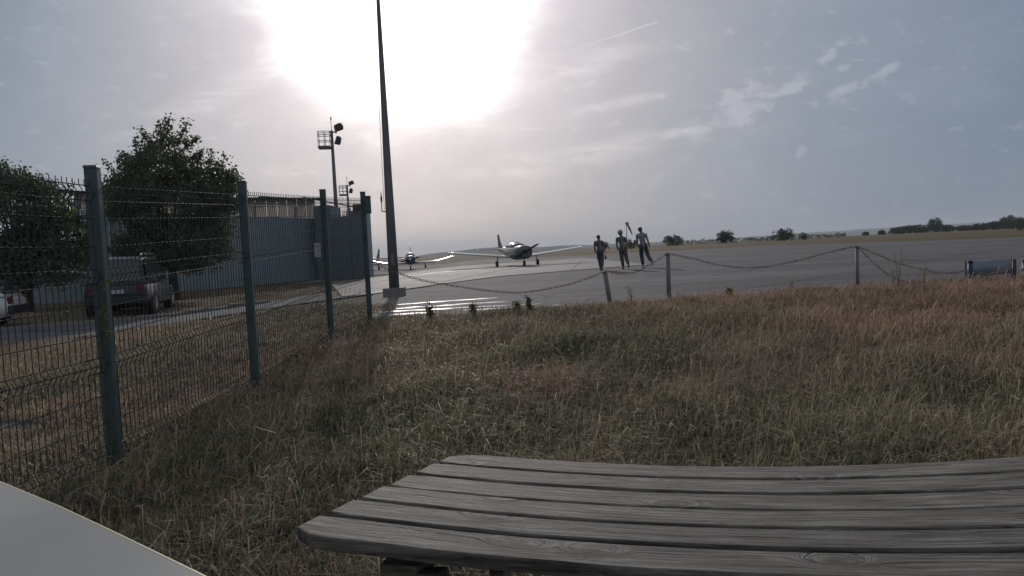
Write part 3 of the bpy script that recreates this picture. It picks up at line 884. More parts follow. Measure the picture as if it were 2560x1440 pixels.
# ------------------------------------------------------------------ wire fence
fence = thing("wire_fence", "dark green wire mesh fence with square posts from the left foreground to the apron", "fence", (0, 0, 0))
FP = [(-3.02, 2.2, -.35), (-2.803, 4.65, -.335), (-2.62, 6.78, -.23), (-2.516, 9.33, -.09), (-2.298, 10.87, .0)]
post = None
for i, (x, y, z) in enumerate(FP):
    if post is None:
        post = MB().box((0, 0, .945), (.08, .08, 2.25)).build("post", M_['green'], fence, bevel=.006)
        cap = MB().box((0, 0, 2.08), (.088, .088, .02), taper=.9).build("cap", M_['green'], post, bevel=.003)
    else:
        pc = copy_tree(post, fence)
        pc.location = (0, 0, 0)
for i, (o, (x, y, z)) in enumerate(zip([c for c in fence.children], FP)):
    o.location = (x, y, z - 0.0); o.rotation_euler = (0, 0, math.radians(10))
lastp = [c for c in fence.children][-1]
MB().box((.075, -.03, 1.88), (.09, .06, .28)).build("junction_box", M_['green'], lastp, bevel=.006)
HP = 1.99
folds = [.14, .74, 1.34, 1.90]


def off(z):
    for zf in folds:
        if abs(z - zf) < .05: return .028 * (1 - abs(z - zf) / .05)
    return 0.0


zk = [0.02]
for zf in folds: zk += [zf - .05, zf, zf + .05]
zk += [HP]
vw = MB().tube([(0, -off(z), z) for z in zk], .0036, 4).mesh("wire", M_['wire'])
hz = []
for zf in folds: hz += [zf - .05, zf, zf + .05]
hz += [zf + .2 for zf in folds[:3]] + [zf + .39 for zf in folds[:3]]
for i, (a, b) in enumerate(zip(FP, FP[1:])):
    a = Vector(a); b = Vector(b); L = (Vector((b.x, b.y)) - Vector((a.x, a.y))).length; rz = math.atan2(b.y - a.y, b.x - a.x)
    pn = bpy.data.objects.new("mesh_panel", None); COL.objects.link(pn); pn.parent = fence
    # the panel leans with the ground: sheared matrix kept as plain slope of its wires
    pn.location = (a.x, a.y, a.z); pn.rotation_euler = (0, 0, rz)
    n = int((L - .08) / .05); st = (L - .08) / n; sl = (b.z - a.z) / L
    for k in range(n + 1):
        xx = .04 + k * st
        w = bpy.data.objects.new("wire", vw); COL.objects.link(w); w.parent = pn
        w.location = (xx, 0, sl * xx)
        w.rotation_euler = (random.uniform(-.001, .001), random.uniform(-.0015, .0015), 0)
    hm = MB().tube([(.02, 0, sl * .02), (L / 2, 0, sl * L / 2), (L - .02, 0, sl * (L - .02))], .0036, 4).mesh("cross_wire", M_['wire'])
    for z in hz:
        w = bpy.data.objects.new("cross_wire", hm); COL.objects.link(w); w.parent = pn
        w.location = (0, -off(z) - .004, z)


# ------------------------------------------------------------------ chain posts and chains
def cpost(x, y, z0, h, lean, label, mat, r=.05, name="chain_post", cap=True, grp="posts carrying the chain along the apron edge"):
    t = thing(name, label, "post", (x, y, z0 - .05), 0, grp)
    t.rotation_euler = lean
    MB().tube([(0, 0, 0), (0, 0, h)], [r, r * .95], 12).build("post", mat, t, True)
    if cap: MB().tube([(0, 0, h), (0, 0, h + .025), (0, 0, h + .04)], [r * 1.15, r * 1.1, r * .5], 12).build("cap", mat, t, True)
    return t


cpost(1.76, 12.2, 0, .62, (0, -.13, 0), "leaning faded white post with the chain slung on its top, left of the people's path", M_['postw'], .042)
cpost(2.885, 12.5, 0, .88, (0, 0, 0), "upright faded white post between the leaning post and the far grass", M_['postw'], .042)
cpost(6.62, 13.0, 0, .84, (0, .0, 0), "pale thin post standing alone at the middle right apron edge", M_['postw'], .032)
BP = "dark posts at the right edge"
cpost(8.92, 13.2, 0, .45, (0, 0, 0), "short dark blue post left of the grey banner", M_['navy'], .045, grp=BP)
cpost(9.33, 12.6, 0, .50, (0, 0, 0), "near-black post right of the grey banner", M_['darkpost'], .035, cap=False, grp=BP)
cpost(9.98, 13.2, 0, .42, (0, 0, 0), "dark blue post at the very right edge of the picture", M_['navy'], .045, grp=BP)

lk = MB(); pts = []
for k in range(16):
    a = 2 * PI * k / 16; x = math.cos(a) * .012 + (.022 if math.cos(a) > 0 else -.022); pts.append((x, math.sin(a) * .017, 0))
pts.append(pts[0]); lk.tube(pts, .0042, 5, caps=False)
link_red = lk.mesh("link", M_['red'], True); link_pale = lk.mesh("link", M_['pale'], True)


def chain(pts, sag_pts, label, pattern=(5, 3), dark=False):
    t = thing("chain", label, "chain", pts[0], 0, "plastic chain spans along the apron edge")
    P = [Vector(p) for p in sag_pts]
    # smooth through the points
    dense_ = []
    for i in range(len(P) - 1):
        p0 = P[max(i - 1, 0)]; p1 = P[i]; p2 = P[i + 1]; p3 = P[min(i + 2, len(P) - 1)]
        for k in range(40):
            u = k / 40
            dense_.append(.5 * ((2 * p1) + (-p0 + p2) * u + (2 * p0 - 5 * p1 + 4 * p2 - p3) * u * u + (-p0 + 3 * p1 - 3 * p2 + p3) * u ** 3))
    dense_.append(P[-1]); acc = 0; idx = 0; pitch = .056; org = Vector(pts[0])
    for a, b in zip(dense_, dense_[1:]):
        L = (b - a).length
        while acc <= L and L > 0:
            p = a.lerp(b, acc / L); d = (b - a).normalized()
            me_ = link_red if idx % (pattern[0] + pattern[1]) < pattern[0] else link_pale
            o = bpy.data.objects.new("link", me_); COL.objects.link(o); o.parent = t
            q_ = d.to_track_quat('X', 'Z').to_matrix().to_4x4() @ Matrix.Rotation(PI / 2 * (idx % 2) + .5, 4, 'X')
            q_.translation = p - org; o.matrix_local = q_
            idx += 1; acc += pitch
        acc -= L
    return t


chain([(-2.25, 10.9, .97)], [(-2.25, 10.95, .97), (-1.75, 11.2, .72), (-1.15, 11.5, .53), (.02, 11.9, .31), (.85, 12.1, .37), (1.35, 12.2, .48), (1.69, 12.2, .60)], "long red chain span sagging from the fence corner to the leaning white post", (9, 1))
chain([(1.69, 12.2, .60)], [(1.69, 12.2, .60), (2.0, 12.3, .535), (2.3, 12.4, .56), (2.6, 12.45, .70), (2.88, 12.5, .86)], "short red and white chain span between the leaning post and the upright post", (6, 4))
chain([(2.89, 12.5, .86)], [(2.89, 12.5, .86), (3.4, 12.55, .73), (3.9, 12.65, .59), (4.6, 12.75, .515), (5.4, 12.85, .60), (6.0, 12.95, .72), (6.60, 13, .82)], "wide shallow chain span from the upright post to the lone pale post", (7, 3))
chain([(6.63, 13, .82)], [(6.63, 13, .82), (7.0, 13.05, .66), (7.5, 13.1, .44), (8.15, 13.15, .26), (8.55, 13.2, .21), (8.89, 13.2, .25)], "chain span dropping from the lone pale post to the dark blue post", (5, 4))
chain([(6.63, 13, .80)], [(6.63, 12.98, .80), (6.78, 12.7, .50), (6.95, 12.4, .24), (7.3, 12.2, .08), (7.7, 12.1, .03)], "second chain hanging steeply from the lone pale post down into the grass", (6, 3))
chain([(8.93, 13.2, .28)], [(8.93, 13.16, .22), (9.05, 13.0, .17), (9.2, 12.8, .22), (9.31, 12.62, .30)], "short chain in front of the grey banner between the dark posts", (2, 6))

bn = thing("banner", "grey-blue fabric banner stretched low between the dark posts at the right", "banner", (0, 0, 0))
mb = MB(); mb.loft([[(9.72 + .98 * k / 8, 14.5 + .02 * math.sin(k), z + .004 * k + .006 * math.sin(k * 1.4)) for z in (.02, .34)] + [(9.72 + .98 * k / 8, 14.52 + .02 * math.sin(k), z + .004 * k) for z in (.34, .02)] for k in range(9)])
mb.build("cloth", M_['banner'], bn, True)
for xx in (9.72, 10.7): MB().tube([(xx, 14.53, -.02), (xx, 14.53, .38)], .015, 6).build("stake", M_['darkpost'], bn)
sg = thing("sign_board", "tilted off-white board leaning on its side at the far right edge", "sign", (9.78, 12.95, 0))
MB().box((.06, 0, .20), (.30, .02, .26), (0.15, -.45, .15)).build("board", M_['signw'], sg, bevel=.004)
MB().box((-.17, .02, .10), (.07, .015, .2), (0, -.1, .1)).build("leg", M_['signw'], sg, bevel=.003)
MB().tube([(-.1, -.05, .22), (.25, -.05, .3)], .012, 6).tube([(-.15, -.05, .02), (.2, -.05, .26)], .01, 6).build("cord", M_['black'], sg)

# windsock
ws = thing("windsock", "red windsock hanging limp on its thin mast behind the walkers", "windsock", (25.75, 150, 0))
MB().tube([(0, 0, 0), (0, 0, 6.2)], [.09, .05], 8).build("mast", M_['mast'], ws, True)
cols = [M_['sock'], M_['sockw'], M_['sock'], M_['sock'], M_['sock']]
top = Vector((.08, 0, 6.0)); end = Vector((1.25, -.1, 3.25))
for k in range(5):
    a = top.lerp(end, k / 5 + (.0 if k == 0 else .002)); b = top.lerp(end, (k + 1) / 5)
    MB().tube([a, b], [.36 - .055 * k, .36 - .055 * (k + 1)], 10).build("sock_band", M_['sock'] if k != 1 else M_['sockw'], ws, True)


# ------------------------------------------------------------------ aircraft
def ell(y, cx, cz, w, h, n=16, p=2.4):
    out = []
    for k in range(n):
        a = 2 * PI * k / n; c, s = math.cos(a), math.sin(a)
        out.append((cx + math.copysign(abs(c) ** (2 / p), c) * w, y, cz + math.copysign(abs(s) ** (2 / p), s) * h))
    return out


def airfoil(x, y0, chord, z, th, twist=0):
    prof = [(0, 0), (.04, .55), (.15, .9), (.35, 1.0), (.6, .75), (.85, .3), (1, .02), (.85, -.18), (.6, -.35), (.35, -.45), (.15, -.42), (.04, -.28)]
    return [(x, y0 + px * chord, z + pz * th * .62) for px, pz in prof]


def wheel(parent, x, y, r, w, mat_t, name="wheel"):
    wh = bpy.data.objects.new(name, None); COL.objects.link(wh); wh.parent = parent; wh.location = (x, y, r)
    mb = MB(); mb.loft([[(dx, math.cos(2 * PI * k / 18) * rr, math.sin(2 * PI * k / 18) * rr) for k in range(18)] for dx, rr in ((-w / 2, r * .62), (-w / 2, r * .9), (-w * .3, r), (w * .3, r), (w / 2, r * .9), (w / 2, r * .62))])
    mb.build("tyre", mat_t, wh, True)
    MB().tube([(-w * .53, 0, 0), (w * .53, 0, 0)], r * .58, 14).build("rim", M_['rim'], wh)
    return wh


def plane_low(name, label, loc, rz, cowlmat, cranked, finmat, scale=1.0, spats=False):
    """local axes: nose towards -Y, wheels on z = 0"""
    t = thing(name, label, "aeroplane", loc, rz, None)
    t.scale = (scale,) * 3
    if not cranked:
        st = [(-2.42, .30, .92, .26), (-2.36, .44, .93, .38), (-2.0, .54, .92, .44), (-1.3, .58, .90, .46), (-.6, .60, .89, .48), (.3, .60, .92, .46), (1.2, .52, .98, .40), (2.4, .34, 1.06, .28), (3.6, .20, 1.12, .18), (4.6, .10, 1.16, .12), (4.95, .03, 1.18, .06)]
    else:
        st = [(-2.3, .28, .95, .24), (-2.25, .42, .95, .34), (-1.9, .50, .94, .40), (-1.2, .55, .93, .44), (-.4, .56, .93, .46), (.5, .54, .95, .44), (1.4, .44, .98, .38), (2.6, .28, 1.02, .28), (3.8, .15, 1.06, .18), (4.4, .06, 1.1, .12), (4.6, .02, 1.12, .08)]
    mb = MB(); mb.loft([ell(y, 0, cz, w, h, 20, 2.6) for y, w, cz, h in st]); mb.build("fuselage", cowlmat, t, True)
    # cowl top (highlight put in as a white panel) and engine intakes
    mb = MB(); mb.loft([[(x * w, y, cz + h * (1.0 - .28 * x * x) + .012) for x in (-.8, -.4, 0, .4, .8)] + [(x * w, y, cz + h * (1.0 - .28 * x * x) - .03) for x in (.8, .4, 0, -.4, -.8)] for y, w, cz, h in ((-2.2, .44, .93, .395), (-1.7, .5, .92, .435), (-1.05, .54, .91, .46))])
    mb.build("cowl_top_highlight", M_['white'], t, True)
    for sx in (-1, 1): MB().box((sx * .22, -2.4, .98), (.2, .1, .1)).build("air_intake", M_['black'], t, bevel=.02)
    # canopy
    if not cranked:
        cst = [(-1.1, .42, 1.22, .10), (-.75, .46, 1.30, .20), (-.25, .47, 1.33, .27), (.5, .46, 1.32, .27), (1.2, .40, 1.25, .20), (1.7, .28, 1.2, .1)]
        mb = MB(); mb.loft([ell(y, 0, cz, w, h, 18, 2.4) for y, w, cz, h in cst]); mb.build("cabin", cowlmat, t, True)
        mb = MB(); mb.loft([[(math.sin(a) * w, y, cz + math.cos(a) * h) for a in np.linspace(-1.25, 1.25, 9)] + [(math.sin(a) * w * .96, y + .02, cz + math.cos(a) * h * .93) for a in np.linspace(1.25, -1.25, 9)] for y, w, cz, h in ((-1.14, .43, 1.24, .10), (-.80, .475, 1.31, .205), (-.50, .485, 1.325, .25))])
        mb.build("windscreen", M_['glass'], t, True)
        for sx in (-1, 1):
            for y0, y1 in ((-.38, .32), (.42, 1.1)):
                mb = MB(); mb.loft([[(sx * .455, y, 1.30), (sx * .475, y, 1.40), (sx * .40, y, 1.50), (sx * .37, y, 1.48), (sx * .40, y, 1.30)] for y in (y0, y1)]); mb.build("side_window", M_['glass'], t)
        MB().loft([ell(y, 0, 1.565 , w, .045, 12, 2) for y, w in ((-.45, .16), (-.1, .30), (.5, .32), (1.0, .2))]).build("cabin_roof", M_['white'], t, True)
    else:
        cst = [(-1.05, .38, 1.25, .08), (-.7, .46, 1.32, .22), (-.1, .49, 1.36, .33), (.5, .48, 1.36, .34), (1.2, .36, 1.30, .22), (1.9, .16, 1.25, .08)]
        mb = MB(); mb.loft([ell(y, 0, cz, w, h, 20, 2.1) for y, w, cz, h in cst]); mb.build("canopy", M_['glass'], t, True)
        mb = MB(); mb.loft([[(math.sin(a) * w, y, cz + math.cos(a) * h) for a in np.linspace(-.8, .8, 9)] + [(math.sin(a) * w * .93, y, cz + math.cos(a) * h * .93) for a in np.linspace(.8, -.8, 9)] for y, w, cz, h in ((-.1, .50, 1.37, .335), (.5, .49, 1.37, .345), (1.2, .37, 1.31, .225))])
        mb.build("canopy_reflection", M_['white'], t, True)  # bright reflection on the canopy top, painted as a white strip
    # wings
    for sx in (-1, 1):
        mb = MB()
        if not cranked:
            sec = [(0.45, -.85, 1.75, .60, .20), (1.2, -.78, 1.62, .67, .19), (4.35, -.62, 1.50, 1.02, .16), (4.6, -.5, 1.25, 1.06, .10)]
        else:
            sec = [(0.4, -.85, 1.75, .60, .22), (2.5, -.85, 1.72, .66, .22), (4.1, -.55, 1.15, 1.05, .14), (4.36, -.4, .9, 1.12, .06)]
        mb.loft([airfoil(sx * x, y0, c, z, th) for x, y0, c, z, th in sec]); mb.build("wing", M_['white'], t, True)
        MB().loft([airfoil(sx * x, y0, c, z, th) for x, y0, c, z, th in [(sec[-1][0] - .02, sec[-1][1], sec[-1][2] * .98, sec[-1][3], .12), (sec[-1][0] + .07, sec[-1][1] + .2, sec[-1][2] * .6, sec[-1][3] + .02, .06)]]).build("wing_tip", M_['white'], t, True)
        MB().tube([(sx * 1.35, -.2, .66), (sx * 1.38, -.2, .25)], [.05, .035], 8).build("main_leg", M_['white'], t, True)
        wheel(t, sx * 1.42, -.2, .20, .14, M_['tyre'])
        if spats:
            MB().loft([ell(y, sx * 1.42, z, w, h, 12, 2.2) for y, w, z, h in ((-.58, .05, .26, .06), (-.42, .11, .26, .14), (-.15, .12, .28, .17), (.25, .07, .3, .10), (.45, .02, .31, .03))]).build("wheel_fairing", M_['white'], t, True)
    MB().box((0, 4.55, 1.20), (3.3 if not cranked else 3.0, .72, .06)).build("tailplane", M_['white'], t, bevel=.02)
    # fin
    mb = MB(); mb.loft([[(s * w, y, z) for (s, y) in ((0, y0), (1, (y0 + y1) / 2), (0, y1), (-1, (y0 + y1) / 2))] for z, y0, y1, w in ((1.2, 3.5, 4.9, .06), (1.75, 4.15, 4.98, .05), (2.28, 4.5, 5.08, .03))])
    mb.build("fin", finmat, t)
    # nose gear, propeller
    MB().tube([(0, -1.9, .62), (0, -1.85, .22)], [.05, .03], 8).build("nose_leg", M_['white'], t, True)
    wheel(t, 0, -1.85, .18, .12, M_['tyre'], "nose_wheel")
    mb = MB(); mb.loft([ell(y, 0, 1.0, r, r, 12, 2) for y, r in ((-2.72, .015), (-2.66, .07), (-2.55, .12), (-2.44, .14))]); mb.build("spinner", M_['black'] if not cranked else M_['white'], t, True)
    ang_ = math.radians(27 if not cranked else 12)
    for s in (0, PI):
        a = ang_ + s; d = Vector((math.cos(a), 0, math.sin(a))); pz = Vector((-math.sin(a), 0, math.cos(a)))
        mb = MB(); mb.loft([[tuple(Vector((0, -2.5, 1.0)) + d * r + pz * w * q + Vector((0, w * .35 * q + tt, 0))) for q, tt in ((-1, 0), (0, .012), (1, 0), (0, -.012))] for r, w in ((.1, .04), (.3, .065), (.6, .065), (.85, .05), (.95, .02))])
        mb.build("propeller_blade", M_['black'], t, True)
    if not cranked:
        MB().box((.0, -2.08, 1.325), (.22, .12, .02)).build("stripe", M_['yellow'], t)
    return t


# ground slope under each aircraft is nearly flat
plane_low("light_aircraft", "green-grey light aircraft with straight wings and dark fin, right of the flagpole", (.38, 44.6, .012), math.radians(15), M_['cowl'], False, M_['purple'], .97)
pb = plane_low("light_aircraft", "light aircraft with upturned wing tips and bubble canopy, half behind the flagpole", (-10.15, 69.0, gz(-10.1, 69) + .012), math.radians(8), M_['cowl'], True, M_['purple'], 1.04, spats=False)
pcx = -16.1
pc_ = copy_tree(pb); pc_.location = (pcx, 76.0, gz(pcx, 76) + .012); pc_.rotation_euler = (0, 0, math.radians(-6))
pc_['label'] = "farthest light aircraft, mostly hidden behind the fence corner post"


# ------------------------------------------------------------------ cars
def car(name, label, loc, rz, paint, dims, suv=True, rear=True):
    """local axes: +X is the front, wheels on z = 0"""
    t = thing(name, label, "car", loc, rz, None)
    L, W, H = dims; hw = W / 2
    if suv:
        low = [(-L / 2, .55, .92, .80), (-L / 2 + .08, .36, 1.0, .93), (-L / 2 + .5, .26, 1.02, 1.0), (-.3, .24, 1.02, 1.0), (.9, .24, 1.02, 1.0), (L / 2 - .9, .26, .98, .98), (L / 2 - .25, .32, .86, .88), (L / 2, .42, .70, .70)]
        top = [(-L / 2 + .10, 1.0, 1.02, .86), (-L / 2 + .38, 1.0, H - .10, .76), (-L / 2 + .8, 1.0, H - .01, .75), (-.1, 1.0, H, .75), (.45, 1.0, H - .06, .74), (1.35, 1.0, 1.03, .84)]
    else:
        low = [(-L / 2, .5, .80, .8), (-L / 2 + .1, .34, .88, .92), (-L / 2 + .5, .24, .90, 1.0), (0, .22, .90, 1.0), (L / 2 - 1.0, .22, .88, .98), (L / 2 - .3, .28, .76, .88), (L / 2, .38, .60, .68)]
        top = [(-L / 2 + .15, .88, .92, .85), (-L / 2 + .55, .88, H - .10, .74), (-.5, .88, H, .74), (.3, .88, H - .06, .73), (1.25, .86, .90, .84)]
    mb = MB()
    mb.loft([[(x, s * hw * k * q, z) for s, q, z in ((-1, .86, zb), (-1, 1, zb + .12), (-1, 1.0, (zb + zt_) / 2 + .1), (-1, .93, zt_ - .03), (-1, .8, zt_), (1, .8, zt_), (1, .93, zt_ - .03), (1, 1.0, (zb + zt_) / 2 + .1), (1, 1, zb + .12), (1, .86, zb))] for x, zb, zt_, k in low])
    mb.build("body", paint, t, True, bevel=.02)
    mb = MB()
    mb.loft([[(x, -hw * k * 1.08, zb), (x, -hw * (k * 1.06 if zt_ < 1.1 else k), zt_ - .06 if zt_ > 1.1 else zt_), (x, -hw * k * .82, zt_), (x, hw * k * .82, zt_), (x, hw * (k * 1.06 if zt_ < 1.1 else k), zt_ - .06 if zt_ > 1.1 else zt_), (x, hw * k * 1.08, zb)] for x, zb, zt_, k in top])
    mb.build("cabin", paint, t, True, bevel=.015)
    zb0 = top[0][1] + .06; zr = H - .13
    # glass: rear, front, sides (each a thin pane set just proud of the cabin)
    k1 = top[1]; k0 = top[0]
    def pane(nm, p, mat=M_['carglass']):
        c = [Vector(q) for q in p]; n = (c[1] - c[0]).cross(c[2] - c[0]).normalized()
        ctr = sum(c, Vector()) / 4
        mb = MB(); mb.loft([[q + n * .018 for q in c], [q - n * .012 for q in c]]); return mb.build(nm, mat, t, bevel=.004)
    xr0, xr1 = k0[0] - .035, k1[0] - .035
    pane("rear_window", [(xr0 + .03, -hw * .78, zb0 + .04), (xr0 + .03, hw * .78, zb0 + .04), (xr1, hw * .66, zr), (xr1, -hw * .66, zr)])
    f1 = top[-2]; f0_ = top[-1]
    pane("windscreen", [(f0_[0] - .02, hw * .76, f0_[2] + .05), (f0_[0] - .02, -hw * .76, f0_[2] + .05), (f1[0] + .08, -hw * .64, f1[2] - .06), (f1[0] + .08, hw * .64, f1[2] - .06)])
    for s in (-1, 1):
        xa = k1[0] + .1; xb = f1[0] - .02; xm = (xa + xb) / 2 + .15; yb = hw * .905; yt = hw * .80
        for nm, q in (("side_window", (xa - .12, xm - .06, xa + .12, xm - .06)), ("side_window", (xm + .06, f0_[0] - .35, xm + .06, xb - .02))):
            pane(nm, [(q[0], s * yb, zb0 + .03), (q[1], s * yb, zb0 + .03), (q[3], s * yt, zr + .01), (q[2], s * yt, zr + .01)][::s])
        MB().box((f0_[0] - .42, s * (hw + .09), zb0 + .1), (.12, .2, .14)).build("mirror", paint, t, bevel=.03)
        MB().tube([(k1[0] + .25, s * hw * .68, H + .0), (k1[0] + .4, s * hw * .68, H + .05), (f1[0] - .3, s * hw * .68, H + .05), (f1[0] - .15, s * hw * .68, H - .0)], .028, 6).build("roof_rail", M_['chrome'], t) if suv else None
        MB().box((-L / 2 + .05, s * hw * .74, .88 if suv else .78), (.1, .24, .22)).build("tail_lamp", M_['redlight'], t, bevel=.03)
        MB().box((L / 2 - .22, s * hw * .70, .74 if suv else .64), (.2, .3, .14)).build("headlight", M_['lamp'], t, bevel=.03)
        for xw in (-L / 2 + .82, L / 2 - .85):
            w = wheel(t, 0, 0, .35 if suv else .31, .22, M_['tyre']); w.rotation_euler = (0, 0, PI / 2); w.location = (xw, s * (hw - .10), .35 if suv else .31)
            MB().tube([(xw, s * (hw - .23), .36), (xw, s * (hw + .008), .36)], .40 if suv else .36, 20).build("wheel_arch", M_['black'], t)
    MB().box((-L / 2 + .02, 0, .52), (.12, W * .9, .24)).build("rear_bumper", M_['black'], t, bevel=.03)
    MB().box((-L / 2 - .015, 0, .80 if suv else .62), (.03, .52, .12)).build("number_plate", M_['plate'], t)
    MB().box((L / 2 - .03, 0, .42), (.12, W * .82, .22)).build("front_bumper", M_['black'], t, bevel=.03)
    return t


car("parked_suv", "dark SUV with roof rails parked under the large tree, its back to the fence", (-12.75, 22.9, gz(-12.75, 22.9)), math.radians(106), M_['suv'], (4.4, 1.88, 1.90))
car("parked_car", "pale hatchback cut off by the left edge of the picture behind the fence", (-15.85, 18.6, gz(-15.85, 18.6)), math.radians(200), M_['carwhite'], (4.0, 1.7, 1.45), suv=False)


# ------------------------------------------------------------------ people
def skin_mesh(name, mat, parent, nodes, edges, sub=2, root=0):
    """nodes: list of (x, y, z, rx, ry)"""
    me_ = bpy.data.meshes.new(name); me_.from_pydata([n[:3] for n in nodes], edges, []); me_.materials.append(mat)
    o = bpy.data.objects.new(name, me_); COL.objects.link(o); o.parent = parent
    m = o.modifiers.new("skin", 'SKIN'); m.use_smooth_shade = True
    if not me_.skin_vertices:
        bpy.context.view_layer.objects.active = o
    lay = me_.skin_vertices[0].data
    for i, n in enumerate(nodes):
        lay[i].radius = (n[3], n[4]); lay[i].use_root = (i == root)
    s = o.modifiers.new("sub", 'SUBSURF'); s.levels = sub; s.render_levels = sub
    return o


def person(label, loc, rz, H, pose, mats, extras=()):
    """faces +Y (away from the camera); pose gives joint positions for a 1.75 m body"""
    t = thing("person", label, "person", loc, rz, "people walking across the apron")
    k = H / 1.75; t.scale = (k, k, k)
    P = pose
    N = []; E = []; I = {}
    def nd(key, p, r, r2=None): I[key] = len(N); N.append((p[0], p[1], p[2], r, r2 or r))
    nd('pel', (P['hx'], 0, .95), .150, .115)
    nd('waist', (P['hx'] * .8, 0, 1.10), .150, .11); nd('chest', (P['sx'] * .8, P.get('lean', 0), 1.30), .172, .12)
    nd('sh', (P['sx'], P.get('lean', 0), 1.415), .13, .10); nd('neck', (P['sx'], P.get('lean', 0) + .01, 1.50), .062)
    nd('h0', (P['sx'] + P.get('tilt', 0) * .3, P.get('lean', 0) + .02, 1.57), .072, .08); nd('h1', (P['sx'] + P.get('tilt', 0) * .7, P.get('lean', 0) + .025, 1.64), .090, .10); nd('h2', (P['sx'] + P.get('tilt', 0), P.get('lean', 0) + .02, 1.71), .062, .07)
    E += [(0, 1), (1, 2), (2, 3), (3, 4), (4, 5), (5, 6), (6, 7)]
    for s, sd_ in ((-1, 'L'), (1, 'R')):
        sh_, el, wr, ha = P['arm' + sd_]
        nd('sh' + sd_, (P['sx'] + s * .175, P.get('lean', 0), 1.40), .066); nd('el' + sd_, el, .050); nd('wr' + sd_, wr, .036); nd('ha' + sd_, ha, .034, .02)
        E += [(I['sh'], I['sh' + sd_]), (I['sh' + sd_], I['el' + sd_]), (I['el' + sd_], I['wr' + sd_]), (I['wr' + sd_], I['ha' + sd_])]
        hp, kn, an_, toe = P['leg' + sd_]
        nd('hp' + sd_, hp, .100); nd('kn' + sd_, kn, .070); nd('an' + sd_, an_, .050); nd('to' + sd_, toe, .040, .028)
        E += [(0, I['hp' + sd_]), (I['hp' + sd_], I['kn' + sd_]), (I['kn' + sd_], I['an' + sd_]), (I['an' + sd_], I['to' + sd_])]
    skin_mesh("body", M_['skin'], t, N, E)
    # ears and nose
    hx, hy = P['sx'] + P.get('tilt', 0) * .7, P.get('lean', 0) + .025
    MB().box((hx - .080, hy, 1.63), (.02, .04, .06)).box((hx + .080, hy, 1.63), (.02, .04, .06)).box((hx, hy + .10, 1.62), (.025, .03, .05)).build("ear", M_['skin'], t, bevel=.006)
    # clothing
    sub_ = lambda keys, gr: [tuple(N[I[q]][:3]) + (N[I[q]][3] + gr, N[I[q]][4] + gr) for q in keys]
    top_keys = ['waist', 'pel', 'chest', 'sh', 'shL', 'shR']
    nn = sub_(top_keys, .022); nn[1] = (nn[1][0], nn[1][1], P.get('hem', .88), .185, .14)
    for s in ('L', 'R'):
        a = Vector(N[I['sh' + s]][:3]); b = Vector(N[I['el' + s]][:3]); q = a.lerp(b, P.get('sleeve', .62)); nn.append((q.x, q.y, q.z, .072, .072))
    skin_mesh("shirt", mats['top'], t, nn, [(1, 0), (0, 2), (2, 3), (3, 4), (3, 5), (4, 6), (5, 7)])
    kn_ = ['hpL', 'knL', 'hpR', 'knR']; nn = [(P['hx'], 0, .93, .155, .12)] + sub_(kn_, .022)
    for s in ('L', 'R'):
        a = Vector(N[I['kn' + s]][:3]); b = Vector(N[I['an' + s]][:3]); q = a.lerp(b, P.get('trouser', .93)); nn.append((q.x, q.y, q.z, .070, .070))
    skin_mesh("trousers", mats['legs'], t, nn, [(0, 1), (1, 2), (2, 5), (0, 3), (3, 4), (4, 6)])
    for s in ('L', 'R'):
        a = Vector(N[I['an' + s]][:3]); b = Vector(N[I['to' + s]][:3])
        heel = a + (a - b).normalized() * .05; heel.z = min(a.z, b.z + .03) - .02
        skin_mesh("shoe", mats['shoe'], t, [(heel.x, heel.y, heel.z, .046, .042), (*((heel + b) / 2), .050, .044), (b.x, b.y, b.z, .048, .034)], [(0, 1), (1, 2)])
    # hair
    mb = MB(); rings = []
    for i in range(7):
        ph = PI * .62 * i / 6; rr = math.sin(ph) if i else .02
        rings.append([(hx + math.cos(a) * .098 * rr, hy - .012 + math.sin(a) * .108 * rr, 1.65 + .105 * math.cos(ph) - (.03 * max(0, -math.sin(a)) * i / 6)) for a in np.linspace(0, 2 * PI, 16, endpoint=False)])
    mb.loft(rings); mb.build("hair", mats['hair'], t, True)
    for e in extras: e(t, hx, hy, P)
    return t


def cap_hat(t, hx, hy, P):
    mb = MB(); mb.loft([[(hx + math.cos(a) * .112 * r_, hy - .01 + math.sin(a) * .122 * r_, z) for a in np.linspace(0, 2 * PI, 16, endpoint=False)] for r_, z in ((1.02, 1.66), (1.0, 1.70), (.9, 1.75), (.6, 1.785), (.1, 1.80))])
    h = mb.build("hat", M_['cap'], t, True)
    mb = MB(); mb.loft([[(hx + math.cos(a) * r_, hy - .01 + math.sin(a) * r_ * 1.08, z) for a in np.linspace(0, 2 * PI, 18, endpoint=False)] for r_, z in ((.105, 1.672), (.165, 1.655), (.165, 1.648), (.105, 1.662))])
    mb.build("brim", M_['cap'], h, True)


def hand_bag(t, hx, hy, P):
    ha = Vector(P['armR'][3])
    b = bpy.data.objects.new("shoulder_strap", None)
    MB().box((ha.x + .01, ha.y, ha.z - .22), (.10, .26, .20), taper=.85).build("bag", M_['bag'], t, bevel=.025)
    MB().tube([(ha.x, ha.y - .06, ha.z - .12), (ha.x, ha.y - .02, ha.z - .01), (ha.x, ha.y + .02, ha.z - .01), (ha.x, ha.y + .06, ha.z - .12)], .008, 5).build("bag_handle", M_['bag'], t)


def arm(a, b, c): return (None, a, b, c)


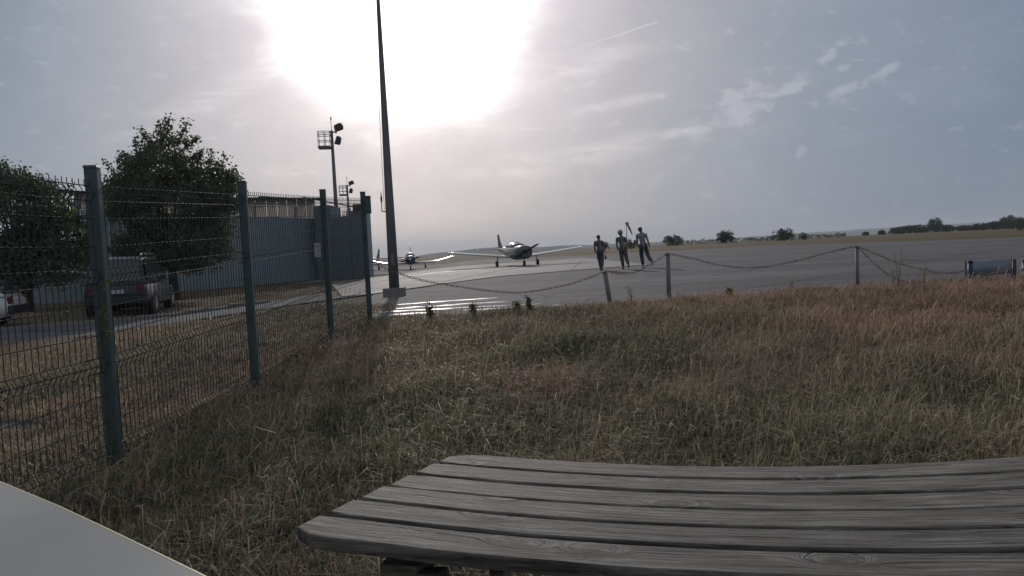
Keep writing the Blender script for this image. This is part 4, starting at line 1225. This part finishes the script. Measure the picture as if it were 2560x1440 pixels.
# 1: left walker, slim, dark bag in the right hand, legs close together
person("person in slate top and dark trousers with a small black bag, leftmost of three walkers", (3.80, 29.0, .012), math.radians(-8), 1.52,
       dict(hx=.02, sx=-.02, tilt=-.02, lean=.02, sleeve=.9, armL=arm((-.225, -.03, 1.15), (-.22, .05, .93), (-.21, .09, .85)), armR=arm((.20, -.06, 1.16), (.25, -.02, .94), (.27, 0, .86)),
            legL=((-.07, 0, .92), (-.02, .10, .50), (.03, -.02, .09), (.02, .14, .035)), legR=((.10, 0, .92), (.11, -.03, .50), (.09, -.20, .12), (.09, -.06, .04))),
       dict(top=M_['navyshirt'], legs=M_['jeans'], shoe=M_['shoed'], hair=M_['hair']), (hand_bag,))
# 2: middle, hat, teal top worn loose
person("person in a pale hat, teal top and grey-brown trousers, middle of three walkers", (4.80, 29.2, .012), math.radians(-9), 1.66,
       dict(hx=.03, sx=-.03, tilt=-.05, lean=.03, sleeve=.7, armL=arm((-.235, -.02, 1.14), (-.20, .10, .92), (-.18, .14, .85)), armR=arm((.195, -.05, 1.13), (.20, -.03, .90), (.20, -.02, .82)),
            legL=((-.06, 0, .92), (-.03, .08, .50), (.02, .02, .085), (-.03, .17, .035)), legR=((.11, 0, .92), (.17, .06, .52), (.25, -.26, .19), (.27, -.15, .09))),
       dict(top=M_['teal'], legs=M_['jeans2'], shoe=M_['shoed'], hair=M_['hair']), (cap_hat,))
# 3: right, tall, long stride
person("tall person in a pale lilac T-shirt and dark trousers striding, rightmost of three walkers", (5.84, 30.0, .012), math.radians(-10), 1.80,
       dict(hx=.03, sx=-.04, tilt=-.07, lean=.02, sleeve=.5, armL=arm((-.235, .02, 1.13), (-.20, .16, .93), (-.18, .21, .86)), armR=arm((.215, -.08, 1.16), (.28, -.06, .94), (.28, -.02, .86)),
            legL=((-.07, 0, .93), (-.06, .12, .51), (-.01, .06, .085), (-.05, .21, .035)), legR=((.11, 0, .93), (.20, -.02, .52), (.37, -.34, .22), (.39, -.25, .11))),
       dict(top=M_['lav'], legs=M_['jeans'], shoe=M_['shoe'], hair=M_['hair']))

# ------------------------------------------------------------------ picnic table
tbl = thing("picnic_table", "weathered grey plank table top with gaps between its boards, in the foreground", "table", (-.199, 2.102, .43), math.atan2(-.21, .978))
# local x runs along the boards, local y towards the grass
WT = .656; NP = 6; pitch_ = WT / NP
gaps = [.008, .011, .008, .010, .013, 0]


def sag(x):   # the old top hangs a little in the middle
    return -.042 * (1 - ((x - .70) / .86) ** 2) + .010


for k in range(NP):
    y1 = -k * pitch_; y0 = -(k + 1) * pitch_ + gaps[k]
    xl = -.172 * (k + .0) / (NP - 1) * 1.0
    sk = .26
    xs_ = list(np.linspace(0, 1.72, 34))
    top_r = []
    wob1 = random.uniform(0, 6); dzp = random.uniform(-.0015, .0015)
    mb = MB(); rings = []
    for i, x in enumerate(xs_):
        e = .0010 * math.sin(x * 5 + wob1) + .0006 * math.sin(x * 17 + wob1)
        inset = 0.0
        if i == 0: inset = .006
        ya = y0 + inset + e; yb = y1 - inset + e
        if k == NP - 1:
            ya += {0: .024, 1: .004}.get(i, 0)
        if k == 0:
            yb -= {0: .032, 1: .008}.get(i, 0)
        xo = 0.0
        z = sag(x + xl) + dzp
        xa = xl + (xs_[i] if i > 0 else 0) - sk * (y1 - ya) * (1 if i < 3 else 0)
        xb = xl + (xs_[i] if i > 0 else 0) - sk * (y1 - yb) * (1 if i < 3 else 0)
        rings.append([(xa, ya, z - .031), (xb, yb, z - .031), (xb, yb, z - .0035), (xb, yb - .0035, z), (xa, ya + .0035, z), (xa, ya, z - .0035)])
    mb.loft(rings)
    mb.build("plank", M_['wood'], tbl, False, bevel=.0018, seg=1)
for xx in (.10, 1.35):
    MB().box((xx - .05, -WT / 2, -.094), (.09, WT * .92, .05)).build("cross_bearer", M_['wood'], tbl, bevel=.004)
    for s in (-1, 1):
        l = MB().box((0, 0, -.29), (.045, .095, .60)).build("leg", M_['wood'], tbl, bevel=.004)
        l.location = (xx + .02, -WT / 2 + s * .27 * 1.0, -.10); l.rotation_euler = (s * .25, 0, 0)
for xx in (-.02, .28, .66, 1.25):
    for k in range(NP):
        pass

# pale ledge in the bottom left corner
ld = thing("ledge", "smooth light grey ledge with a yellowed rounded edge in the bottom left corner", "ledge", (0, 0, 0))
edge = [(-2.0, 2.03), (-1.462, 1.694), (-1.127, 1.450), (-.901, 1.290), (-.733, 1.164), (-.586, 1.052), (-.466, .960), (-.33, .84), (-.2, .70)]
inner = [(-2.3, .9), (-2.1, .6), (-1.9, .45), (-1.7, .35), (-1.5, .3), (-1.3, .25), (-1.1, .2), (-.9, .2), (-.6, .2)]
mb = MB(); rings = []
for (x, y), (xi, yi) in zip(edge, inner):
    rings.append([(xi, yi, .575), (x, y, .575), (x, y, .60), (xi, yi, .60)])
mb.loft(rings); mb.build("top", M_['ledge'], ld, False)
MB().tube([(x + .002, y + .002, .594) for x, y in edge], .0055, 8).build("edge_strip", M_['lip'], ld, True)
MB().box((-1.35, .75, .13), (.06, .06, .9)).build("leg", M_['galv'], ld)


# ------------------------------------------------------------------ grass
def patch_noise(x, y, s, seed):
    r = np.random.default_rng(seed); out = np.zeros_like(x)
    for k in range(7):
        a = r.uniform(0, 2 * PI); f = s * r.uniform(.5, 2.4); ph = r.uniform(0, 6.28)
        out += np.sin((x * math.cos(a) + y * math.sin(a)) * f + ph + 1.3 * np.sin((x * math.sin(a) - y * math.cos(a)) * f * .7 + ph * 2)) / (1 + k * .25)
    return out / 3.0


gz_v = np.vectorize(gz)


def make_grass(name, X, Y, hmul, seed, label, wmul=1.0, dry=0.0, green=0.0):
    r = np.random.default_rng(seed); n = len(X)
    Z = gz_v(X, Y) + .02 * np.sin(X * 1.7 + Y * 2.3) + .015 * np.sin(X * 4.1 - Y * 3.1) - .01
    tuft = patch_noise(X, Y, 2.2, 5); red = patch_noise(X, Y * 1.4, .75, 9); grn = patch_noise(X, Y, .9, 14); fine = patch_noise(X, Y, 9, 21)
    # the reddish fescue patch in the middle and the tan band towards the apron
    red = red + 2.2 * np.exp(-(((X - .25) / .45) ** 2 + ((Y - 6.3) / .75) ** 2)) + 1.0 * np.clip((Y - 7.2) / 2, 0, 1) * np.clip((X - .2) / 1.5, 0, 1) + .35 * (X > 4)
    grn = grn + .9 * np.exp(-(((X - 1.15) / .55) ** 2 + ((Y - 6.5) / .8) ** 2)) - .3 * np.clip((Y - 7) / 4, 0, 1) + .5 * (Y < 3.6) + green
    h = hmul * (.050 + .046 * r.gamma(2.0, .7, n)) * (1 + .30 * tuft + .16 * fine)
    h = np.clip(h, .025, .36)
    stem = r.random(n) < .02
    h = np.where(stem, h * 1.5 + .06, h)
    az = r.uniform(0, 2 * PI, n); az = az + .0; lean = r.uniform(.15, 1.15, n) * np.where(stem, .45, 1)
    wind = np.array([.25, -.1])
    dx_ = np.cos(az) * lean + wind[0] * .6; dy_ = np.sin(az) * lean + wind[1] * .6
    dist = np.hypot(X, Y); w = (.0016 + .00036 * dist) * r.uniform(.6, 1.4, n) * wmul; w = np.where(stem, w * .8, w)
    pa = r.uniform(0, PI, n); px_, py_ = np.cos(pa), np.sin(pa)
    b = np.stack([X, Y, Z], 1); side = np.stack([px_, py_, np.zeros(n)], 1) * w[:, None]
    mid = b + np.stack([dx_ * h * .38, dy_ * h * .38, h * .62], 1)
    curl = r.uniform(.55, 1.0, n)
    tip = b + np.stack([dx_ * h * 1.05, dy_ * h * 1.05, h * (1.12 - .42 * lean) * curl], 1)
    V = np.stack([b - side, b + side, mid - side * .8, mid + side * .8, tip - side * .12, tip + side * .12], 1)
    # seed heads: widen the upper part on stems
    V[stem, 2] = (mid - side * .6)[stem]; V[stem, 3] = (mid + side * .6)[stem]
    V[stem, 4] = (tip - side * 1.3)[stem]; V[stem, 5] = (tip + side * 1.3)[stem]
    i0 = np.arange(n)[:, None] * 6
    F = np.concatenate([i0 + np.array([[0, 1, 3, 2]]), i0 + np.array([[2, 3, 5, 4]])], 0)
    tan = np.array([.225, .180, .118]); straw = np.array([.36, .31, .22]); olive = np.array([.105, .105, .052]); gr = np.array([.060, .082, .036]); rd = np.array([.215, .145, .108]); dk = np.array([.085, .070, .048])
    u = r.random(n)
    pg = np.clip(.34 + .30 * grn - .22 * red - dry, .02, .9); pr = np.clip(.16 + .34 * red - .1 * grn, .0, .85)
    c = np.where((u < pg)[:, None], np.where((r.random(n) < .55)[:, None], gr, olive), np.where((u < pg + (1 - pg) * pr)[:, None], rd, tan))
    c = np.where((r.random(n) < .06)[:, None], dk, c); c = np.where((r.random(n) < .02)[:, None], straw, c)
    c = np.where(stem[:, None], rd * .35 + tan * .75, c)
    shade = 1 + .20 * np.clip(patch_noise(X, Y, 1.3, 44), -1.5, 1.5) + .10 * np.clip(patch_noise(X, Y, 5.0, 45), -1.5, 1.5)
    c = c * (r.uniform(.82, 1.2, n) * shade)[:, None] * 1.38 + np.array([.012, .014, .018])
    rw = np.clip(red - .45, 0, 1)[:, None]; gw = np.clip(grn - red * .4 - .35, 0, 1)[:, None]
    c = c * (1 + rw * np.array([.12, .03, .0])) * (1 - gw * np.array([.22, .12, .20]))
    C = np.repeat(c, 6, axis=0)
    o = np_mesh(name, V.reshape(-1, 3), F, M_['grass'], cols=C)
    return tag(o, label, "grass", kind='stuff')


def sample(n, ylo, yhi, pw, xl, xr, seed):
    r = np.random.default_rng(seed); u = r.random(n)
    a = 1 - pw; Yv = ((ylo ** a) + u * (yhi ** a - ylo ** a)) ** (1 / a)
    Xv = xl(Yv) + r.random(n) * (xr(Yv) - xl(Yv)); return Xv, Yv


fx = lambda y: np.interp(y, [0, 2.2, 4.65, 6.78, 9.33, 10.87, 11.2, 20], [-3.1, -3.0, -2.80, -2.61, -2.51, -2.30, -2.3, -2.3])
far_edge = lambda x: np.interp(x, [-3, -2.35, .4, 1.6, 3.1, 6.4, 9.0, 12], [11.2, 11.35, 11.6, 11.85, 12.5, 13.2, 13.5, 14.2])
X, Y = sample(420000, 1.35, 14.0, .55, lambda y: np.maximum(fx(y) - .15, -.80 * y - .9), lambda y: .80 * y + 1.0, 101)
k = Y < far_edge(X) + patch_noise(X, Y, 3, 3) * .22 + .05
X, Y = X[k], Y[k]
hm = np.interp(Y, [1, 4, 8, 10.5, 13], [.95, 1.0, 1.1, .85, .75]) * (1 + .15 * np.clip((X - 3.5) / 4, 0, 1))
make_grass("meadow_grass", X, Y, hm, 201, "dry mixed meadow grass between the table and the apron")
X, Y = sample(120000, 3.0, 15.0, .8, lambda y: -.92 * y - 1.5, lambda y: fx(y) - .12, 102)
k = patch_noise(X, Y, 2, 8) > -.9
make_grass("verge_grass", X[k], Y[k], .55, 202, "short dry verge grass on the far side of the wire fence", wmul=1.3, dry=.12, green=-.1)
X, Y = sample(40000, 15.0, 40.0, .8, lambda y: -.85 * y - 3, lambda y: np.interp(y, [15, 17, 25, 34, 45], [-4.2, -4.5, -6.5, -9, -11]), 103)
rd_pts = [(-40, 9.5), (-16, 13.6), (-9.0, 16.8), (-6.2, 19.5), (-4.6, 23)]
def road_dist(X, Y):
    d = np.full(X.shape, 1e9)
    for a, b in zip(rd_pts, rd_pts[1:]):
        ax, ay = a; bx, by = b; L2 = (bx - ax) ** 2 + (by - ay) ** 2
        tt = np.clip(((X - ax) * (bx - ax) + (Y - ay) * (by - ay)) / L2, 0, 1); d = np.minimum(d, np.hypot(X - ax - tt * (bx - ax), Y - ay - tt * (by - ay)))
    return d
k = road_dist(X, Y) > 2.5
make_grass("bank_grass", X[k], Y[k], .6, 203, "dry brown grass bank between the road and the metal shed", wmul=1.2, dry=.3, green=-.2)


# tall weeds that stand against the apron
def weed(x, y, h, label, seed, leafy_=True, grp="tall weeds standing at the apron edge"):
    r = random.Random(seed); t = thing("weed", label, "weed", (x, y, gz(x, y)), r.uniform(0, 6), grp)
    mb = MB(); tips = []
    for k in range(4 if leafy_ else 3):
        a = r.uniform(0, 6.28); l = r.uniform(.05, .28); e = (math.cos(a) * l * h, math.sin(a) * l * h, h * r.uniform(.75, 1.05))
        mb.tube([(0, 0, 0), (e[0] * .3, e[1] * .3, e[2] * .5), e], [.006, .004, .0025], 4)
        for q in range(5): tips.append(tuple(Vector((e[0] * .3, e[1] * .3, e[2] * .5)).lerp(Vector(e), q / 4)))
        if leafy_:
            for q in range(4): tips.append((e[0] * .3 * q / 4, e[1] * .3 * q / 4, e[2] * .5 * q / 4 + .03))
    mb.build("stem", M_['weeddry'] if not leafy_ else M_['weed'], t)
    v, f = leaf_cloud(tips, .022, 6 if leafy_ else 3, .05 if leafy_ else .03, seed=seed); np_mesh("leaves", v, f, M_['weed'] if leafy_ else M_['weeddry'], t)


for i, (x, y, h, lab, lf) in enumerate([(.27, 11.35, .46, "tallest green weed at the apron edge below the red chain", True), (-1.32, 10.8, .42, "dark upright weed near the foot of the flagpole shadow", True),
                                        (-1.95, 10.9, .34, "thin weed closest to the fence corner", False), (-.65, 11.0, .34, "slim weed between the fence corner and the tallest weed", True), (.08, 11.3, .30, "short weed just left of the tallest weed", True),
                                        (2.05, 11.7, .40, "dry stalk behind the leaning white post", False), (7.0, 12.3, .95, "tall bent dry grass stalk right of the lone pale post", False), (6.85, 12.2, .55, "shorter dry stalk at the foot of the lone pale post", False),
                                        (7.6, 12.5, .5, "dry stalk beneath the steep chain", False), (5.2, 12.6, .28, "low dry weed in front of the shallow chain span", False), (3.9, 12.2, .3, "low weed right of the upright white post", True)]):
    weed(x, y, h * (.62 if lf else .85), lab, 300 + i, lf)
cw = thing("climbing_weed", "small leafy creeper clinging to the nearest fence post", "creeper", (-2.80, 4.6, -.28))
r_ = random.Random(5); cpts = []
mb = MB(); mb.tube([(.05, -.06, .0), (.052, -.06, .6), (.05, -.06, .9), (.06, -.07, 1.05), (.03, -.06, 1.2), (-.04, -.07, 1.35), (-.09, -.03, 1.6), (-.12, -.03, 1.8), (-.07, -.04, 1.92)], .003, 4); mb.build("stem", M_['weed'], cw)
for z in np.linspace(.85, 1.25, 9): cpts.append((.05 + r_.uniform(-.02, .03), -.06, z))
for z in np.linspace(1.62, 1.90, 5): cpts.append((-.11 + r_.uniform(-.02, .02), -.03, z))
v, f = leaf_cloud(cpts, .018, 4, .045, seed=9); np_mesh("leaves", v, f, M_['weed'], cw)

# ------------------------------------------------------------------ haze
hb = MB().box((0, 3600, 45), (13000, 8400, 108))
hm_ = bpy.data.materials.new("haze"); hm_.use_nodes = True; hm_.node_tree.nodes.clear(); gh = NG(hm_.node_tree)
pv_ = gh.node('ShaderNodeVolumePrincipled'); pv_.inputs['Density'].default_value = 1.5e-4; pv_.inputs['Color'].default_value = (.80, .86, .94, 1); pv_.inputs['Anisotropy'].default_value = .15
ov = gh.node('ShaderNodeOutputMaterial'); gh.l.new(pv_.outputs[0], ov.inputs['Volume'])
ho = hb.build("haze", hm_); tag(ho, "pale summer haze over the airfield", "haze", kind='stuff')
